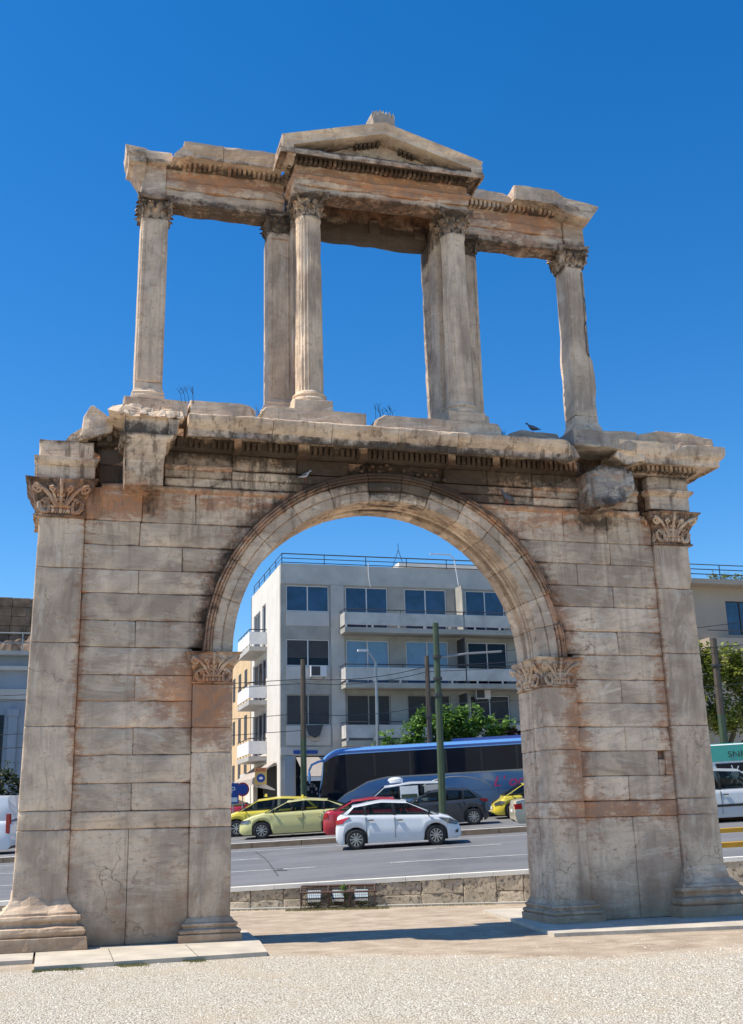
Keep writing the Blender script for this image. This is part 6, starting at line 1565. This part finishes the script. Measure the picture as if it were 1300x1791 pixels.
wv = car('small_van', 4.35, 22.1, True, 'white small van with a roof cooling unit and posters in its side windows', WHITE, L=4.2, W=1.72, H=1.76, belt=1.06, boxy=1, A=(.55, 1.25), C=(-2.02, -2.06), pil=(-.05, -1.0), beltrise=.03, trunk=[(-2.1, .9), (-2.06, 1.03)], roof=[(-2.02, 1.72), (-.6, 1.76), (.55, 1.65)], rear_lamp=[(-2.09, .8), (-2.09, 1.2), (-2.0, 1.2), (-2.0, .8)], cat='van', driver='dark haired driver inside the small white van with posters', spokes=6, group='vans on the avenue')
mb = MB(); mb.ell((.05, .1, 1.86), (.34, .42, .13), 14, 6); mb.box(-.25, .3, -.2, .4, 1.74, 1.82); mb.build('roof_unit', WHITE, wv, smooth=True)
for k, (xa, xb, m1) in enumerate(((-.10, -.86, M['white']), (-1.12, -1.9, M['concl']))):
    mb = MB(); mb.add([(xa, .848, 1.12), (xb, .848, 1.12), (xb, .805, 1.60), (xa, .805, 1.60)], [(0, 1, 2, 3)]); mb.build('window_poster', m1, wv, recalc=False)
    mb = MB(); mb.add([(xa-.05, .856, 1.13), (xb+.05, .856, 1.13), (xb+.05, .84, 1.27), (xa-.05, .84, 1.27)], [(0, 1, 2, 3)]); mb.build('poster_band', M['green'] if k == 0 else M['rustypole'], wv, recalc=False)
ty = car('taxi', 10.62, 22.7, True, 'bright yellow taxi with its nose just left of the right pier', YEL, L=4.5, W=1.78, H=1.46, group='yellow taxis')
dk = car('sedan_car', 11.25, 20.75, True, 'dark blue car beside the right pier, in front of the yellow taxi', DBLU, L=4.3, W=1.75, H=1.42)
cr = car('taxi', 10.65, 15.75, False, 'cream taxi cut by the right pier, only its tail with a red lamp visible', CRM, L=4.5, W=1.78, H=1.46, belt=.93, trunk=[(-2.25, .72), (-2.2, .95), (-1.9, 1.0), (-1.75, 1.0)], rear_lamp=[(-2.23, .68), (-2.22, .86), (-1.98, .88), (-1.96, .68)], A=(.45, 1.25), C=(-1.1, -1.75), group='yellow taxis')
rf_ = car('small_car', -4.5, 30.2, False, 'small red car in the side street beyond the yellow taxis', REDP, L=3.6, W=1.6, H=1.36)
sv = car('small_van', 15.1, 12.45, False, 'silver van at the right edge, its side doors and black side strip visible', SILV, L=4.15, W=1.74, H=1.80, belt=1.06, boxy=1, A=(.55, 1.3), C=(-2.0, -2.04), pil=(-.18, -1.1), beltrise=.02, trunk=[(-2.07, .9), (-2.04, 1.08)], roof=[(-2.0, 1.74), (-.6, 1.80), (.55, 1.72)], rear_lamp=[(-2.06, .8), (-2.06, 1.2), (-2.0, 1.2), (-2.0, .8)], cat='van', group='vans on the avenue', spokes=6)
mb = MB(); mb.box(-1.2, .95, -.893, -.87, .52, .60); mb.build('side_strip', M['black'], sv)
lv = car('panel_van', -13.1, 18.7, True, 'white panel van cut by the left picture edge, showing its rear corner and tail lamp', WHITE, L=4.8, W=1.9, H=2.26, belt=1.25, boxy=1, A=(1.2, 1.85), C=(-2.26, -2.36), pil=(.4, -1.0), beltrise=.02, trunk=[(-2.4, 1.05), (-2.36, 1.27)], roof=[(-2.26, 2.18), (-.6, 2.26), (1.2, 2.14)], rear_lamp=[(-2.37, .75), (-2.36, 1.5), (-2.24, 1.5), (-2.22, .8)], cat='van', group='vans on the avenue', wr=.34, panes=(1, 0, 0))
# ------------------------------------------------------------------ coach
def profile_body(par, name, sect, xs, mat, taper=None, cap=True, smooth=True):
    vs = []; fs = []; n = len(sect)
    for i, x in enumerate(xs):
        for y, z in sect: vs.append(taper(x, y, z) if taper else (x, y, z))
    for i in range(len(xs)-1):
        for j in range(n): q = (j+1) % n; fs.append((i*n+j, (i+1)*n+j, (i+1)*n+q, i*n+q))
    if cap: fs += [tuple(range(n)), tuple((len(xs)-1)*n+j for j in range(n-1, -1, -1))]
    mb = MB(); mb.add(vs, fs); o = mb.build(name, mat, par)
    if smooth:
        for p_ in o.data.polygons: p_.use_smooth = len(p_.vertices) == 4
    return o
BL = paint('blue_coach_paint', (.11, .27, .56)); BLR = paint('light_blue_roof_paint', (.02, .09, .34))
bus = empty('coach', rd(6.9, 25.55), 'blue touring coach with dark windows standing behind the cars in the arch opening', 'bus', 'buses on the avenue'); bus.rotation_euler = road_rot(True)
def bt(x, y, z):
    # front at +6: raked, rounded
    d = 0
    if x > 4.6: k = (x-4.6)/1.4; z = z-(.36*k**2.2 if z > 2.9 else .36*k**2.2*max(0, z-1.2)/1.7); y *= 1-.10*k**3
    if x > 5.2 and z > 1.3: x -= (z-1.3)*.16*((x-5.2)/.8)
    return (x, y, z)
HB = 3.36; yb = 1.25
sect = [(-yb, .35), (yb, .35), (yb, HB-.42), (yb-.03, HB-.22), (yb-.12, HB-.08), (yb-.35, HB), (0, HB+.03), (-yb+.35, HB), (-yb+.12, HB-.08), (-yb+.03, HB-.22), (-yb, HB-.42)]
xs = [-6+.5*i for i in range(22)]+[4.9, 5.15, 5.4, 5.6, 5.8, 5.92, 6.0]
profile_body(bus, 'body', sect, sorted(set(xs)), BL, bt)
# side toward the camera is +y in the flipped frame
def sidepoly(pts, off, mat, name):
    v = [bt(x, yb+off, z) for x, z in pts]; mb = MB(); mb.add(v, [tuple(range(len(v)))]); ob = mb.build(name, mat, bus, recalc=False); return ob
def sidegrid(top, bot, x0, x1, off, mat, name, n=40):
    vs = []; fs = []
    for i in range(n+1):
        x = lerp(x0, x1, i/n)
        for k in range(5): z = lerp(bot(x), top(x), k/4); vs.append(bt(x, yb+off, z))
    for i in range(n):
        for k in range(4): fs.append((i*5+k, (i+1)*5+k, (i+1)*5+k+1, i*5+k+1))
    mb = MB(); mb.add(vs, fs); return mb.build(name, mat, bus, recalc=False)
def swoop(x): return curve([(-6, 1.98), (2.9, 1.98), (3.7, 1.86), (4.6, 1.45), (5.7, .75), (6, .6)], x)
sidegrid(lambda x: 3.08, swoop, -5.9, 5.93, .008, M['glassd'], 'side_glazing')
sidegrid(lambda x: 3.22, lambda x: 3.12, -6, 5.9, .004, BLR, 'roof_band')
sidegrid(lambda x: swoop(x)+.02, lambda x: swoop(x)-.045, -6, 5.9, .014, M['steel'], 'trim_line')
for x in (-4.6, -3.0, -1.4, .2, 1.8, 3.4): sidepoly([(x, 2.05), (x+.10, 2.05), (x+.10, 3.02), (x, 3.02)], .012, M['black'], 'window_post')
for x0 in (-5.2, -3.6, -2.0, -.4, 1.2, 2.6): sidepoly([(x0, .95), (x0+.012, .95), (x0+.012, 1.5), (x0, 1.5)], .006, M['dark'], 'panel_gap')
sidepoly([(-6, 1.16), (4.6, 1.16), (4.6, 1.175), (-6, 1.175)], .006, BLR, 'side_line')
# light arc drawn on the side
mb = MB(); pa = [(2.1-.0-i*.12, 1.9-.0) for i in range(0)]
arc = [(-.05+1.75*cos(a), 1.0+.83*sin(a)) for a in [pi*.98-k*pi*.93/22 for k in range(23)]]
arc = [(x*-1+.2, z) for x, z in arc]
mb.tube([bt(x-.3, yb+.004, z) for x, z in arc], .02, 4); mb.build('livery_arc', M['steel'], bus)
mb = MB(); mb.box(-3.9, -2.4, .2, 1.252, .3, .31); mb.build('sill', M['dark'], bus)
# wheel arch
for xw in (3.0, -3.1):
    mb = MB(); n = 20; v = [(xw+.66*cos(pi*i/n), yb+.012, .36+.66*sin(pi*i/n)) for i in range(n+1)]; mb.add(v, [tuple(range(n+1))]); mb.build('wheel_arch', M['black'], bus, recalc=False)
    wheel(bus, xw, yb-.06, .5, 1, 8, .2)
# windscreen and front
mb = MB(); vs = []; fs = []
for i in range(7):
    z = lerp(1.15, 2.95, i/6)
    for k in range(9):
        y = lerp(-1.12, 1.12, k/8); p = bt(6.0, y, z); vs.append((p[0]+.012, p[1], p[2]))
for i in range(6):
    for k in range(8): fs.append((i*9+k, i*9+k+1, (i+1)*9+k+1, (i+1)*9+k))
mb.add(vs, fs); mb.build('windscreen', M['glassd'], bus, recalc=False)
mb = MB(); mb.tube([(5.6, 1.0, 2.86), (5.95, 1.25, 2.82), (6.25, 1.42, 2.70), (6.38, 1.46, 2.45)], .06, 6, r1=.05); mb.ell((6.38, 1.47, 2.18), (.07, .12, .30), 10, 7); mb.build('mirror', BL, bus, smooth=True)
mb = MB(); mb.box(3.0, 3.4, yb+.0, yb+.01, 1.70, 1.84); 
text("L' océa", .62, M['rose'], bus, (-1.75, yb+.02, 1.30), (pi/2, 0, pi), shear=.35, sx=1.15)
mb = MB(); mb.box(-5.2, -.2, -.7, .7, HB-.01, HB+.13); mb.build('roof_unit', BLR, bus)
# green city bus on the right
gb = empty('city_bus', rd(22.5, 21.3), 'turquoise and white city bus with a sun drawing, behind the silver van', 'bus', 'buses on the avenue'); gb.rotation_euler = road_rot(False)
GRN = paint('turquoise_bus_paint', (.01, .38, .30)); Hg = 2.55
profile_body(gb, 'body', [(-1.22, .3), (1.22, .3), (1.22, Hg-.1), (1.15, Hg), (-1.15, Hg), (-1.22, Hg-.1)], [-5.3, -5.28, 5.2, 5.3], M['white'], smooth=False)
mb = MB(); mb.box(-5.31, 5.31, -1.235, -1.222, 1.86, Hg-.04); mb.box(-5.2, 5.2, -1.1, 1.1, Hg+.002, Hg+.03); mb.build('roof_band', GRN, gb)
mb = MB(); mb.add([(-5.1, -1.238, 1.78), (5.0, -1.238, 1.78), (5.0, -1.238, .8), (-4.86, -1.238, .8)], [(0, 1, 2, 3)]); mb.build('side_glazing', M['glassd'], gb)
text('SNFCC.gr', .34, M['green'], gb, (-4.55, -1.245, 2.02), (pi/2, 0, 0), sx=1.25)
mb = MB(); cx, cz = -4.35, 1.32
n = 20; mb.add([(cx+.17*cos(2*pi*i/n), -1.25, cz+.17*sin(2*pi*i/n)) for i in range(n)], [tuple(range(n))])
for k in range(8):
    a = 2*pi*k/8+.25; c, s = cos(a), sin(a); mb.add([(cx+c*.22-s*.02, -1.25, cz+s*.22+c*.02), (cx+c*.38-s*.025, -1.25, cz+s*.38+c*.025), (cx+c*.38+s*.025, -1.25, cz+s*.38-c*.025), (cx+c*.22+s*.02, -1.25, cz+s*.22-c*.02)], [(0, 1, 2, 3)])
mb.build('sun_drawing', M['white'], gb)
mb = MB(); cx, cz = -3.72, 1.55
mb.add([(cx+(.13 if i % 2 else .075)*cos(pi*i/7), -1.25, cz+(.13 if i % 2 else .075)*sin(pi*i/7)) for i in range(14)], [tuple(range(14))]); mb.build('flower_drawing', M['concl'], gb)
for xw in (-3.2, 3.0): wheel(gb, xw, -1.15, .45, -1, 8, .2)
